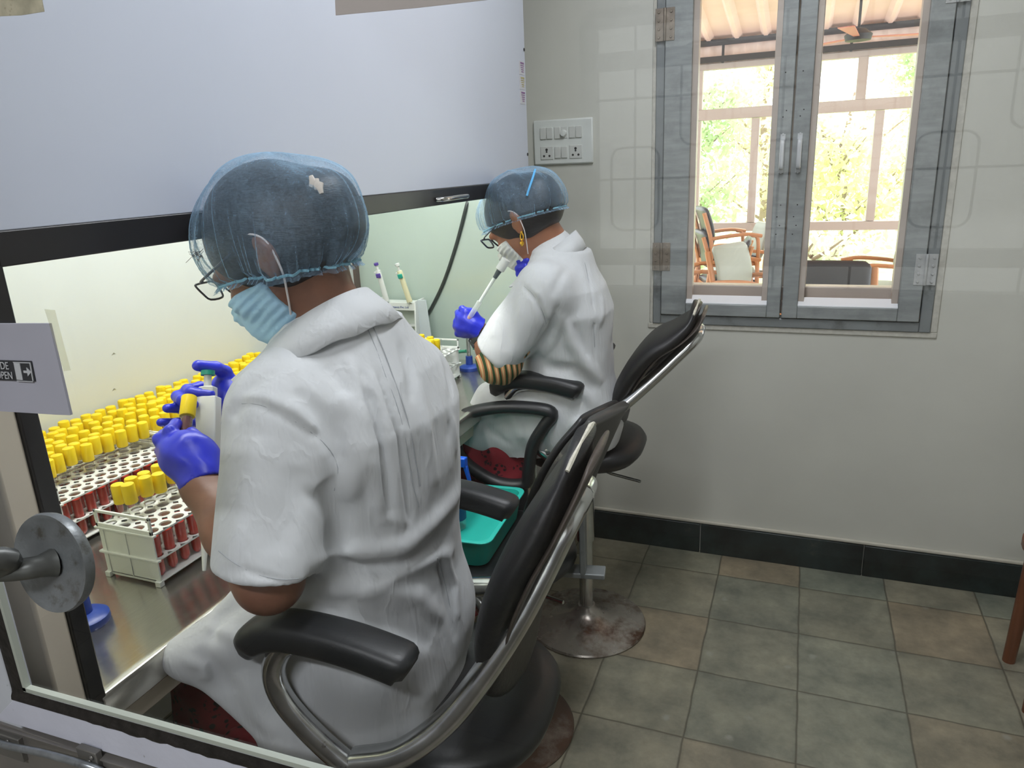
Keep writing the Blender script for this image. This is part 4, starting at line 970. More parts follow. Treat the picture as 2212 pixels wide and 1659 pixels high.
class Head:
    def __init__(s, c, heading, pitch, roll=0, k=1.0):
        s.c = V(*c); h = V(math.cos(R(heading)), math.sin(R(heading)), 0); p = R(pitch); s.k = k
        s.f = h*math.cos(p)-V(0, 0, 1)*math.sin(p); s.u = h*math.sin(p)+V(0, 0, 1)*math.cos(p); s.l = np.cross(s.u, s.f)
        if roll: l, u = s.l.copy(), s.u.copy(); s.l = l*math.cos(R(roll))+u*math.sin(R(roll)); s.u = -l*math.sin(R(roll))+u*math.cos(R(roll))
        s.M = np.array([s.f, s.l, s.u])
    def w(s, f, l, u): return s.c+(s.f*f+s.l*l+s.u*u)*s.k
    def loc(s, P): return ((P-s.c)@s.M.T)/s.k
    def face(s, P):                  # bare head without ears
        Q = s.loc(P)
        d = s_ell(Q, (-.004, 0, 0), (.098, .077, .092)); d = smin(d, s_ell(Q, (.030, 0, -.060), (.062, .057, .075)), .03)
        d = smin(d, s_ell(Q, (.066, 0, -.112), (.024, .028, .02)), .03)
        d = smin(d, s_cap(Q, (.030, .05, -.075), (.062, .02, -.112), .018), .03); d = smin(d, s_cap(Q, (.030, -.05, -.075), (.062, -.02, -.112), .018), .03)
        d = smin(d, chain(Q, [(.092, 0, -.005), (.106, 0, -.030), (.118, 0, -.048)], [.007, .009, .012]), .016)
        d = smin(d, s_cap(Q, (.092, .036, .006), (.092, -.036, .006), .010), .018)
        d = smin(d, s_cap(Q, (.078, .045, -.04), (.07, .05, -.05), .016), .02); d = smin(d, s_cap(Q, (.078, -.045, -.04), (.07, -.05, -.05), .016), .02)
        for sg in (-1, 1):
            d = smax(d, -s_ell(Q, (.102, sg*.031, -.016), (.014, .017, .012)), .012); d = smin(d, s_ell(Q, (.079, sg*.031, -.016), (.013, .013, .013)), .003)
        d = smin(d, s_cap(Q, (.096, .018, -.079), (.096, -.018, -.079), .008), .008); d = smin(d, s_cap(Q, (.093, .016, -.090), (.093, -.016, -.090), .009), .006)
        return d*s.k
    def ears(s, P):
        Q = s.loc(P); d = None
        for sg in (-1, 1):
            e = s_ell(Q, (-.014, sg*.083, -.026), (.021, .010, .030), M=np.array([[.94, sg*-.2, .25], [.25*sg, .96, 0], [-.25, 0, .96]]))
            e = smax(e, -s_ell(Q, (-.006, sg*.094, -.022), (.011, .007, .020)), .005)
            e = smin(e, s_cap(Q, (-.022, sg*.090, .0), (-.031, sg*.091, -.028), .004), .004); e = smin(e, s_ell(Q, (-.006, sg*.082, -.054), (.009, .006, .010)), .008)
            d = e if d is None else np.minimum(d, e)
        return d*s.k
    def hair(s, P, bun, off=.012):
        Q = s.loc(P); d = s_ell(Q, (-.010, 0, .006), (.100+off*.6, .078+off, .094+off))
        d = smin(d, s_ell(Q, (-.03, 0, -.045), (.075, .068, .05)), .03)
        for c, r in bun: d = smin(d, s_ell(Q, c, r), .03)
        d = smax(d, s_plane(Q, (.096, 0, .035), (.75, 0, -.45)), .01)          # hairline
        return smax(d, s_plane(Q, (-.02, 0, -.085), (.15, 0, -1)), .01)*s.k
    def net(s, name, P_F, rim, axis_n, centre, parent, seed, out=.014, wr=.010):
        """hair net: rays from the centre to the hair surface, pleated towards the elastic rim"""
        rg = random.Random(seed); c = s.w(*centre); up = nrm(s.f*axis_n[0]+s.l*axis_n[1]+s.u*axis_n[2]); x = nrm(s.f-up*np.dot(s.f, up)); y = np.cross(up, x)
        NT_, NP = 300, 64; rows = []; ph = [(rg.uniform(5, 9), rg.uniform(0, 6.28)), (rg.uniform(17, 23), rg.uniform(0, 6)), (rg.uniform(31, 43), rg.uniform(0, 6)), (71, rg.uniform(0, 6))]
        th = np.linspace(0, 2*math.pi, NT_, endpoint=False)
        for i in range(NP+1):
            t = i/NP; a = t*rim; tw = .25*math.sin(2*t)
            D = np.array([up*math.cos(a)+(x*math.cos(q+tw)+y*math.sin(q+tw))*math.sin(a) for q in th]); r = np.full(NT_, .02)
            for _ in range(26):
                r = r+np.clip(-P_F(c+D*r[:, None]), -.02, .03)*.8
            g = max(0, (t-.25)/.75)
            w_ = sum(A*np.round(np.cos(th*round(k)+p+3.2*t), 2) for A, (k, p) in zip((.0035, .003, .0022, .0014), ph))
            lump = .004*np.sin(th*3+5*t+seed)+.003*np.sin(th*5-7*t)
            e = out*(1-.35*max(0, (t-.8)/.2))
            rr = r+e+lump*min(1, 3*t)+w_*(g**1.3)*wr/.010+np.array([rg.uniform(-.0006, .0006) for _ in th])*g
            rows.append(c+D*rr[:, None])
        last = rows[-1]; cc = last.mean(0)
        for k, (inn, dn) in enumerate(((.006, .004), (.010, .008), (.006, .013), (.002, .017))):
            pl = .0028*np.cos(th*58+k)*(1 if k > 0 else .5)
            rows.append(last+(cc-last)/np.linalg.norm(cc-last, axis=1)[:, None]*(inn+pl)[:, None]-up*dn)
        mb = MB(); n = NT_; vs = np.concatenate(rows); mb.v = [tuple(p) for p in vs]
        mb.f = [(i*n+k, i*n+(k+1) % n, (i+1)*n+(k+1) % n, (i+1)*n+k) for i in range(len(rows)-1) for k in range(n)]
        o = mb.build(name, m_net, parent, smooth='all', world=True)
        MB().tube([rows[-3][k] for k in range(0, n, 2)], .0022, 6, closed=True).build('elastic_band', m_elast, o).location = V(0, 0, 0)-np.array(parent.location)
        return o

def glasses(H, parent, m, gr=.0017):
    g = MB(); W = lambda f, l, u: H.w(f-(.006 if f > .1 else 0), l, u*.82+.010)
    for sg in (-1, 1):
        lens = [W(.124-.08*(l*l)*40*.3, sg*(.006+l), u) for l, u in ((.0, -.002), (.002, .008), (.02, .010), (.046, .010), (.053, .006), (.051, -.012), (.044, -.025), (.012, -.027), (.003, -.016))]
        g.tube(bez(lens+[lens[0]], 3)[:-1], gr, 6, closed=True)
        g.tube(bez([W(.108, sg*.058, .004), W(.102, sg*.070, .003), W(.05, sg*.082, -.002), (W(0, sg*.084, -.004)), W(-.02, sg*.083, -.018)], 4), .0026, 6, flat=.6)
    g.tube([W(.122, -.006, 0), W(.126, 0, .002), W(.122, .006, 0)], .0018, 6)
    o = g.build('spectacles', m, parent, world=True); ln = MB()
    for sg in (-1, 1):
        ln.add([W(.122-.08*(l*l)*40*.3, sg*(.006+l), u) for l, u in ((.0, -.002), (.002, .008), (.02, .010), (.046, .010), (.053, .006), (.051, -.012), (.044, -.025), (.012, -.027), (.003, -.016))], [tuple(range(9))])
    ln.build('lens', glass_mat('spectacle_lens', refl=1.2), o).location = -V(*parent.location)
    return o
def face_mask(H, parent, m, name='face_mask', back=.020):
    def F(P):
        Q = H.loc(P); d = H.face(P)-.006-.0022*np.cos(Q[:, 2]*520)
        bx_ = np.maximum(np.abs(Q[:, 2]+.082)-.050+.25*np.maximum(0, .075-Q[:, 0]), back-Q[:, 0])
        front = smin(d, s_ell(Q, (.084, 0, -.075), (.040, .045, .050))*H.k, .02)
        return smax(front, bx_, .006)
    r = .19; o = sdf_obj(name, F, H.w(.05, 0, -.07)-.11, H.w(.05, 0, -.07)+.11, .003, m, parent, it=2)
    mb = MB()
    for sg in (-1, 1):
        mb.tube(bez([H.w(.030, sg*.062, -.048), H.w(.01, sg*.079, -.022), H.w(-.012, sg*.087, .010), H.w(-.032, sg*.090, -.012), H.w(-.022, sg*.088, -.055), H.w(.004, sg*.074, -.085), H.w(.030, sg*.058, -.108)], 6), .0016, 6)
    mb.build('ear_loop', m_loop, o).location = -V(*parent.location)
    return o
# ------------------------------------------------------------------ near worker
def person(name, S):
    root = empty(name, S['root'], label=S['label'], cat='person')
    H = S['head']; L, Rr = S['l'], S['f']
    fingers = S['fingers']               # list of (points, radii) for both hands, palm blobs as ellipsoids
    arms = S['arms']; C = V(*S['C'])
    def hands(P, off=0.0, which=None):
        d = None
        for hi, hd in enumerate(S['hands']):
            if which is not None and hi != which: continue
            e = None
            for a, b, ra, rb in hd['palm']:
                q = s_cap(P, a, b, ra+off, rb+off); e = q if e is None else smin(e, q, .018)
            for pts, r0 in hd['fingers']:
                n = len(pts); rad = [r0*(1-.10*i)+off for i in range(n)]
                e = smin(e, chain(P, pts, rad, .004), .006)
            d = e if d is None else np.minimum(d, e)
        return d
    def body(P):
        d = H.face(P)
        d = smin(d, chain(P, [S['neck'][0], S['neck'][1], H.w(-.03, 0, -.05)], [.066, .054, .052]), .025)
        d = smin(d, H.ears(P), .006)
        t = body_prof(P, (C[0], C[1], 0), L, Rr, S['pz'], S['pc'], [a-.022 for a in S['pa']], [b-.022 for b in S['pb']])
        d = smin(d, t, .04); d = smin(d, s_cap(P, S['shL'], S['shR'], .050), .05)
        for a in arms: d = smin(d, chain(P, a['pts'], a['rad'], .02), .02)
        d = smin(d, hands(P, -.003), .012)
        for lg in S['legs']: d = smin(d, chain(P, lg[0], lg[1], .02), .04)
        return d
    lo, hi = S['bb']
    bo = sdf_obj('body', body, lo, hi, .006, S['skin'], root, it=1)
    for i, hd in enumerate(S['hands']):
        c = V(*hd['c'])
        def G(P, i=i, hd=hd):
            d = hands(P, 0.0, i); a, b, r = hd['cuff']
            e = s_cap(P, a, b, r, r*1.06); e = smax(e, -s_cap(P, V(*a), V(*b)+(V(*b)-V(*a)), r-.0035), .002)
            e = smax(e, s_plane(P, b, V(*b)-V(*a)), .002)
            q = np.cos((P@V(60, 20, 190)))*.0008; d = smax(d, -s_plane(P, V(*b), V(*a)-V(*b)), .004) if hd.get('trim', 1) else d
            d = smin(d, e, .012)+q
            return fold(P, d, hd.get('folds', []))
        sdf_obj('glove', G, c-.115, c+.115, .0026, m_glove, root, it=1)
    return root, H, body
def seams(F, lines, root, parent, r=.0007):
    for name, pix in lines:
        p = on(F, pix)
        if len(p) > 2: MB().tube(bez(p, 4), r, 5).build(name, m_seam, parent).location = -V(*root.location)
def coat_obj(root, F, bb, h=.0045, name='lab_coat', m=None): return sdf_obj(name, F, bb[0], bb[1], h, m or m_coat, root, it=1)

# --- spec
fA = nrm(V(-.985, .12, 0)); lA = V(-fA[1], fA[0], 0)*1.0          # forward, and the worker's left (towards the camera)
lA = np.cross(V(0, 0, 1), fA)
CA_ = V(-.668, .955, 0)
shL, shR = V(-.690, .812, 1.245), V(-.645, 1.090, 1.205)
elL, wrL = V(-.668, .714, 1.028), at_r(436, 1052, 1.235)
elR, wrR = V(-.80, 1.13, 1.03), at_r(522, 862, 1.50)
HA = Head((-.758, .930, 1.475), 192, 37, k=1.03)
r1, r2 = 1.27, 1.41
def AR(px, py, r): return at_r(px, py, r)
handL = dict(c=AR(408, 975, 1.27),
    palm=[(AR(432, 1025, 1.245), AR(405, 985, 1.265), .026, .036), (AR(405, 985, 1.265), AR(378, 968, 1.285), .036, .028), (AR(435, 985, 1.26), AR(405, 985, 1.265), .026, .034)],
    fingers=[([AR(445, 985, 1.27), AR(432, 952, 1.285), AR(414, 934, 1.30)], .0125),
             ([AR(388, 962, 1.27), AR(366, 932, 1.275), AR(380, 915, 1.315), AR(402, 930, 1.33)], .0115),
             ([AR(378, 972, 1.28), AR(345, 950, 1.285), AR(352, 940, 1.33), AR(385, 945, 1.345)], .0115),
             ([AR(380, 990, 1.28), AR(350, 972, 1.30), AR(360, 962, 1.345), AR(392, 968, 1.35)], .011),
             ([AR(388, 1005, 1.28), AR(358, 995, 1.31), AR(372, 990, 1.345), AR(398, 995, 1.34)], .0095)],
    cuff=(AR(425, 1010, 1.25), AR(440, 1050, 1.236), .034), trim=0,
    folds=[([AR(360, 960, 1.25), AR(350, 1010, 1.26)], .004, -.0015), ([AR(385, 1000, 1.235), AR(400, 1040, 1.225)], .004, .002), ([AR(420, 985, 1.22), AR(455, 1010, 1.215)], .004, .0018)])
handR = dict(c=AR(450, 860, 1.42),
    palm=[(AR(522, 850, 1.49), AR(494, 868, 1.45), .027, .030), (AR(490, 840, 1.455), AR(470, 900, 1.445), .024, .024), (AR(494, 868, 1.45), AR(488, 830, 1.455), .026, .020)],
    fingers=[([AR(505, 842, 1.46), AR(486, 806, 1.445), AR(466, 794, 1.42), AR(428, 789, 1.40)], .0145),
             ([AR(480, 850, 1.455), AR(432, 838, 1.445), AR(404, 843, 1.42), AR(412, 846, 1.392), AR(455, 850, 1.378)], .0125),
             ([AR(474, 868, 1.45), AR(420, 858, 1.445), AR(383, 855, 1.42), AR(392, 865, 1.385), AR(421, 874, 1.372)], .0125),
             ([AR(470, 888, 1.445), AR(425, 886, 1.44), AR(390, 883, 1.42), AR(361, 883, 1.40)], .0115),
             ([AR(466, 904, 1.44), AR(425, 912, 1.43), AR(385, 913, 1.415), AR(348, 912, 1.40)], .0105)],
    cuff=(AR(508, 858, 1.475), AR(548, 856, 1.515), .035), trim=0)
SA = dict(root=(-.64, .97, .0), label='person in pale lab coat and blue hair net pipetting nearest the glass door',
    head=HA, l=lA, f=fA, C=CA_, fingers=[],
    neck=[(-.672, .955, 1.31), (-.695, .945, 1.39)], shL=shL, shR=shR,
    pz=[.70, .78, .9, 1.0, 1.1, 1.2, 1.28, 1.325], pc=[(0, -.02), (0, -.015), (0, -.005), (0, 0), (0, -.005), (0, -.01), (0, 0), (0, .0)],
    pa=[.165, .175, .165, .160, .170, .178, .16, .11], pb=[.14, .145, .13, .125, .125, .122, .105, .085],
    arms=[dict(pts=[shL, elL, (elL+wrL)/2, wrL, AR(420, 1020, 1.25)], rad=[.056, .046, .042, .028, .026]),
          dict(pts=[shR, elR, (elR+wrR)/2, wrR, AR(500, 862, 1.46)], rad=[.056, .046, .042, .028, .026])],
    hands=[handL, handR],
    legs=[([(-.64, .89, .77), (-1.0, .90, .68), (-1.02, .88, .40), (-.98, .84, .10), (-1.08, .84, .05)], [.085, .062, .055, .04, .035]),
          ([(-.62, 1.04, .77), (-1.0, 1.08, .70), (-1.04, 1.09, .40), (-1.0, 1.09, .10), (-1.1, 1.09, .05)], [.085, .062, .055, .04, .035])],
    skin=m_skin, bb=((-1.25, .55, 0), (-.4, 1.32, 1.68)))
rootA, HA, bodyA = person('person', SA)
rootA.name = 'person'

def coatA_base(P):
    z = P[:, 2]
    t = body_prof(P, (CA_[0], CA_[1], 0), lA, fA, [.685, .74, .82, .9, 1.0, 1.1, 1.2, 1.27, 1.32, 1.35],
        [(0.005, .02), (0, .02), (0, .015), (0, .008), (0, .0), (0, -.008), (0, -.014), (0, -.006), (0, .0), (0, .0)],
        [.175, .182, .186, .184, .18, .186, .19, .16, .115, .085], [.165, .17, .165, .15, .145, .145, .140, .125, .105, .09])
    d = smin(t, s_cap(P, shL+V(.0, .015, .004), shR, .064), .06)
    d = smin(d, chain(P, [(-.668, .958, 1.32), (-.682, .952, 1.345)], [.072, .060]), .05)
    hem = V(-.660, .704, 1.046)
    sl = s_cap(P, shL+V(0, .0, -.01), hem+(hem-shL)*.25, .078, .073); sl = smax(sl, s_plane(P, hem, V(-.06, -.32, -1)), .008)
    sl = smax(sl, -np.maximum(s_cap(P, shL+V(0, 0, -.06), hem+(hem-shL)*.4, .050, .066), -s_plane(P, hem+V(0, .01, .05), V(-.06, -.32, -1))), .004)
    d = smin(d, sl, .035)
    sr = s_cap(P, shR, elR+(shR-elR)*.1, .068, .068); d = smin(d, sr, .04)
    # skirt over the lap and hanging beside the near thigh
    d = smin(d, s_cap(P, (-.64, .87, .80), (-.835, .835, .775), .095, .075), .05)
    d = smin(d, s_cap(P, (-.62, 1.03, .80), (-.835, 1.06, .77), .095, .08), .05)
    tip, low, mid, up_ = V(-.852, .705, .862), V(-.715, .742, .684), V(-.62, .82, .93), V(-.80, .785, .92)
    d = smin(d, s_tri(P, tip, low, mid, .016), .05); d = smin(d, s_tri(P, tip, mid, up_, .02), .05)
    d = smin(d, s_tri(P, low, mid, (-.56, .87, .74), .02), .05)
    d = smin(d, s_tri(P, low, (-.56, .86, .69), (-.64, .90, .70), .02), .04)
    return d
FA = []
def addA(pix, w, amp):
    p = on(coatA_base, pix)
    if len(p) > 1: FA.append((p, w, amp))
for pix, w, amp in [
    ([(790, 700), (830, 800), (868, 900), (880, 960), (893, 1020), (905, 1060)], .0055, -.0035),     # centre back seam
    ([(806, 700), (846, 800), (885, 900), (910, 1060)], .006, .002),
    ([(520, 872), (560, 874), (620, 900), (690, 945), (728, 990), (732, 1040)], .007, -.005),         # armhole
    ([(520, 858), (570, 860), (640, 890), (700, 930)], .010, .003),
    ([(640, 840), (690, 900), (718, 950), (736, 1000)], .013, -.010), ([(620, 870), (680, 925), (722, 985)], .012, .006),
    ([(730, 850), (770, 900), (775, 1000), (745, 1090)], .020, .011), ([(760, 870), (800, 1000), (820, 1110)], .009, .007),
    ([(815, 800), (850, 900), (870, 1010), (884, 1125)], .0065, -.013), ([(800, 800), (834, 910), (854, 1020), (868, 1125)], .008, .010), ([(775, 800), (806, 900), (828, 1010), (838, 1110)], .007, -.010), ([(760, 800), (790, 910), (812, 1010), (822, 1100)], .008, .008),
    ([(868, 740), (884, 800), (890, 870)], .010, -.006), ([(900, 820), (925, 930), (940, 1050)], .012, .006),
    ([(960, 790), (975, 870), (968, 960)], .012, -.005), ([(940, 760), (975, 900), (985, 980)], .010, .005),
    ([(740, 870), (790, 1010), (830, 1120), (880, 1130)], .010, .006), ([(700, 1040), (730, 1120), (712, 1200)], .022, -.012),
    ([(560, 700), (600, 800), (500, 880)], .012, -.004), ([(480, 920), (505, 860), (540, 800)], .012, .006), ([(500, 905), (525, 870)], .008, -.005),
    ([(690, 1215), (780, 1190), (870, 1180), (945, 1120), (990, 1060)], .018, .012), ([(660, 1250), (760, 1225), (860, 1215), (960, 1160), (998, 1120)], .014, -.010),
    ([(700, 1275), (800, 1265), (900, 1290), (960, 1340)], .016, .009), ([(650, 1300), (760, 1310), (870, 1350), (930, 1400)], .014, -.008),
    ([(560, 1330), (680, 1340), (800, 1390), (860, 1440)], .018, .008), ([(780, 1290), (860, 1240), (930, 1210), (980, 1190)], .012, .007),
    ([(945, 1200), (960, 1260), (975, 1330), (985, 1380)], .008, -.006), ([(960, 1190), (985, 1260), (990, 1340)], .010, .006),
    ([(450, 1390), (480, 1330), (530, 1300)], .012, -.008), ([(440, 1350), (500, 1370), (560, 1400)], .010, .007), ([(430, 1400), (460, 1440), (500, 1500)], .012, -.006),
    ([(400, 1425), (440, 1440), (448, 1470)], .008, .006), ([(600, 1480), (640, 1550), (660, 1600)], .014, -.006), ([(520, 1450), (560, 1540), (600, 1590)], .018, .006),
    ([(560, 940), (540, 1040), (520, 1160), (500, 1230)], .020, .005), ([(640, 1010), (620, 1100), (600, 1200)], .022, -.004), ([(650, 1060), (700, 1090), (722, 1100)], .010, -.004),
    ([(470, 1192), (540, 1236), (610, 1256), (650, 1256)], .0045, -.0028),
    ([(560, 720), (600, 760), (640, 810)], .008, .004), ([(640, 760), (660, 800), (680, 830)], .006, -.003), ([(700, 780), (735, 830), (760, 860)], .008, -.004), ([(740, 760), (770, 810), (800, 850)], .007, .004)]:
    addA(pix, w, amp)
def coatA(P):
    d = coatA_base(P)
    n = np.sin(P[:, 0]*38+P[:, 2]*21)*np.sin(P[:, 1]*33-P[:, 2]*17)*.0022
    return fold(P, d+n, FA)
coA = coat_obj(rootA, coatA, ((-.96, .58, .66), (-.40, 1.26, 1.42)), .0042)
seams(coatA, [('back_seam', [(792, 705), (815, 760), (832, 810), (852, 860), (866, 905), (876, 950), (884, 1000), (893, 1050), (905, 1095)]),
    ('back_seam', [(806, 705), (830, 760), (848, 810), (866, 860), (880, 905), (890, 950), (899, 1000), (908, 1050)]),
    ('armhole_seam', [(522, 872), (545, 872), (572, 878), (605, 892), (640, 912), (672, 934), (700, 958), (722, 988), (730, 1020), (722, 1060)]),
    ('hem_stitch', [(472, 1190), (500, 1212), (535, 1232), (570, 1245), (610, 1252), (645, 1250)]),
    ('side_seam', [(945, 1205), (958, 1250), (970, 1300), (978, 1345)])], rootA, coA)
# turned-down collar
def collar(root, N, l, f, zb, zf, r_in, r_out, drop, gap=24, name='collar', tipf=.03):
    rows_t = []; rows_m = []; rows_b = []; n = 56
    for k in range(n+1):
        a = R(-180+gap+(360-2*gap)*k/n); c, s_ = math.cos(a), math.sin(a); fr = (1-c)/2      # 0 at the back, 1 at the front
        ax_ = l*s_-f*c
        z = zb+(zf-zb)*fr; ro = 1+.10*fr
        rows_t.append(V(N[0], N[1], z)+ax_*r_in*ro); rows_m.append(V(N[0], N[1], z+.008)+ax_*(r_in+.008)*ro)
        rows_b.append((V(N[0], N[1], z-drop*(.9+.25*fr))+ax_*(r_out+tipf*fr**3)*ro+V(0, 0, .002*math.sin(k*1.1)), V(N[0], N[1], z-drop*.4)+ax_*(r_in*.45+r_out*.55+.006)*ro))
    P = [[rows_t[k]-V(0, 0, .03), rows_t[k], rows_m[k], rows_b[k][1], rows_b[k][0]] for k in range(n+1)]
    return MB().grid(P).build(name, m_coat, root, smooth='all', world=True, solid=.0035)
collar(rootA, (-.690, .944), lA, fA, 1.394, 1.306, .064, .120, .046)
cA = bpy.data.objects['collar']; cA.parent = coA if False else rootA
# hair, net, mask, glasses
bunA = [((-.090, 0, -.010), (.060, .062, .050)), ((-.070, 0, -.045), (.06, .06, .045))]
hairA = lambda P: HA.hair(P, bunA)
sdf_obj('hair', hairA, HA.c-.2, HA.c+.2, .005, m_hair, rootA, it=1)
netF = lambda P: smin(smin(HA.hair(P, bunA), s_ell(HA.loc(P), (-.004, 0, -.006), (.106, .092, .094))*HA.k, .02), s_ell(HA.loc(P), (-.015, 0, -.028), (.05, .092, .040))*HA.k, .02)
HA.net('hair_net', netF, 1.93, (-.52, 0, .85), (-.020, 0, -.012), rootA, 4, out=.010)
kn = on(lambda P: netF(P)-.012, [(676, 392), (684, 398), (690, 406)]); kb = MB()
for i, p in enumerate(kn): kb.pad([p+UP*.008+RT*(i-1)*.003, p, p-UP*.008+RT*(i-1)*.003], [.003, .005, .003], [.002, .0035, .002], up=tuple(RT))
nA = [o for o in rootA.children if o.name.startswith('hair_net')][0]
kb.build('net_knot', mat('knot_white', srgb(210, 204, 196), .7), nA).location = -V(*rootA.location)
ws = MB(); rw = random.Random(5)
for k in range(9):
    p = AR(436+rw.uniform(-4, 4), 548+rw.uniform(-14, 14), 1.13); e = [p]
    for j in range(4): e.append(e[-1]+(-RT*rw.uniform(.001, .006)+UP*rw.uniform(-.006, .004))*1.2)
    ws.tube(bez(e, 4), .00028, 4)
ws.build('hair_wisp', m_hair, rootA, world=True)['kind'] = 'stuff'
face_mask(HA, rootA, m_mask); glasses(HA, rootA, m_specs)
# the pipette and tube in the hands
pt, pb_ = at_r(449, 806, 1.395), at_r(441, 1234, 1.375); ax = nrm(pb_-pt); ln = float(np.linalg.norm(pb_-pt))
pp = empty('held_pipette', tuple(pt), label='grey white pipette with green plunger button held upright in the near worker blue glove', cat='pipette')
def PA(t): return pt+ax*ln*t
m_pip = mat('pipette_grey', srgb(196, 198, 194), .35, var=.03)
MB().cyl(PA(-.012), PA(.012), .0118, n=24).build('plunger_button', mat('green_button', srgb(20, 132, 112), .4), pp, world=True)
MB().cyl(PA(.012), PA(.08), .0065, n=16).build('plunger', m_pip, pp, world=True)
q = MB(); ux = nrm(RT-ax*np.dot(RT, ax)); uy = np.cross(ax, ux)
def rect(t, a, b, o=0): c = PA(t)+ux*o; return [c+ux*a+uy*b, c-ux*a*.2+uy*b*1.1, c-ux*a+uy*b*.6, c-ux*a-uy*b*.6, c-ux*a*.2-uy*b*1.1, c+ux*a-uy*b]
q.loft([rect(.072, .0135, .012), rect(.13, .0135, .012)]); q.loft([rect(.125, .0185, .014), rect(.13, .0195, .015), rect(.44, .0165, .014, .004), rect(.47, .012, .012, .006), rect(.52, .009, .009, .006)])
q.build('handle', m_pip, pp, world=True, bevel=.002)
MB().cyl(PA(.50), PA(.66), .0075, .0055, n=16).build('shaft', m_white, pp, world=True)
MB().lathe([(.0058, 0), (.0095, .004), (.0085, .03), (.003, .112), (.0, .113)], PA(1)-ax*.113, ax, 18).build('pipette_tip', mat('tip_plastic', srgb(232, 234, 230), .3), pp, world=True)
wdw = PA(.36)-ux*.0165; MB().cyl(PA(.32)-ux*.0145-uy*.0105, PA(.39)-ux*.0125-uy*.0105, .0035, n=8).build('volume_window', m_dark, pp, world=True)
ta, tb_ = at_r(409, 858, 1.345), at_r(397, 962, 1.30); ax = nrm(tb_-ta)
ht = empty('held_tube', tuple(ta), label='yellow capped tube of dark blood held between the near worker gloved hands', cat='sample tube')
MB().lathe([(0, 0), (.0125, .0006), (.0128, .036), (.0118, .038)], ta, ax, 24).build('cap', m_cap, ht, world=True)
MB().lathe([(.0092, .036), (.0092, .105), (.006, .112), (0, .114)], ta, ax, 16).build('tube_body', m_tube, ht, world=True)
MB().lathe([(0, .040), (.0085, .0405), (.0085, .104), (.005, .110), (0, .111)], ta, ax, 16).build('blood_fill', m_bloodd, ht, world=True)
# red printed trousers showing under the coat
def redcloth():
    n = NT('red_printed_cotton'); g = n.co(); v = n.node('ShaderNodeTexVoronoi'); v.inputs['Scale'].default_value = 19; v.inputs['Randomness'].default_value = .5; n.link(g, v.inputs['Vector'])
    v2 = n.node('ShaderNodeTexVoronoi'); v2.inputs['Scale'].default_value = 80; n.link(g, v2.inputs['Vector'])
    a = n.ramp(v.outputs['Distance'], [(.36, (1, 1, 1)), (.42, (0, 0, 0))]); b = n.ramp(v2.outputs['Distance'], [(.38, (1, 1, 1)), (.5, (0, 0, 0))])
    n.set(color=n.mix(n.mix(1, a, b, 'MULTIPLY'), srgb(128, 24, 38), srgb(30, 12, 18)), rough=.8); return n.m
m_red = redcloth()
def trousersA(P):
    d = None
    for pts, rad in SA['legs']:
        e = chain(P, pts[:4], [rad[0]-.005, rad[1]+.018, rad[2]+.03, rad[3]+.03], .03); d = e if d is None else smin(d, e, .04)
    e = s_tri(P, (-.70, .79, .62), (-.87, .79, .61), (-.80, .78, .42), .03); d = smin(d, e, .04)
    e = s_tri(P, (-.70, .79, .62), (-.64, .82, .46), (-.80, .78, .42), .03); d = smin(d, e, .04)
    d = d+.004*np.sin(P[:, 0]*60+P[:, 2]*30)
    return smax(smax(smax(d, P[:, 2]-.765, .01), P[:, 0]+.66, .01), .12-P[:, 2], .01)
sdf_obj('trousers', trousersA, (-1.2, .62, .1), (-.45, 1.28, .80), .007, m_red, rootA, it=1)
# ------------------------------------------------------------------ far worker
fB = nrm(V(-.97, -.20, 0)); lB = np.cross(V(0, 0, 1), fB); CB = V(-.665, 2.10, 0)
shL2, shR2 = V(-.668, 1.940, 1.235), V(-.70, 2.24, 1.235)
elL2, wrL2 = V(-.785, 1.870, 1.028), V(-.852, 1.893, 1.108)
elR2, wrR2 = V(-.80, 2.26, 1.06), V(-.75, 2.12, 1.245)
HB = Head((-.785, 2.075, 1.428), 175, 42, k=1.04)
hL = dict(c=AR(1008, 695, 2.12),
    palm=[(AR(1022, 706, 2.11), AR(1012, 696, 2.12), .024, .034), (AR(1012, 690, 2.12), AR(1004, 708, 2.125), .032, .030)],
    fingers=[([AR(1018, 684, 2.11), AR(1006, 676, 2.10), AR(998, 668, 2.115), AR(1010, 674, 2.13)], .0125),
             ([AR(1006, 690, 2.12), AR(992, 680, 2.12), AR(990, 676, 2.15), AR(1004, 680, 2.16)], .012),
             ([AR(1004, 698, 2.12), AR(987, 694, 2.125), AR(988, 692, 2.155), AR(1002, 694, 2.16)], .012),
             ([AR(1004, 706, 2.12), AR(986, 706, 2.13), AR(990, 706, 2.155), AR(1002, 706, 2.155)], .0115),
             ([AR(1006, 714, 2.12), AR(989, 720, 2.13), AR(993, 722, 2.15), AR(1004, 716, 2.15)], .0105)],
    cuff=(AR(1022, 704, 2.112), AR(1036, 712, 2.115), .034), trim=0)
OF = V(.135, .075, .05)
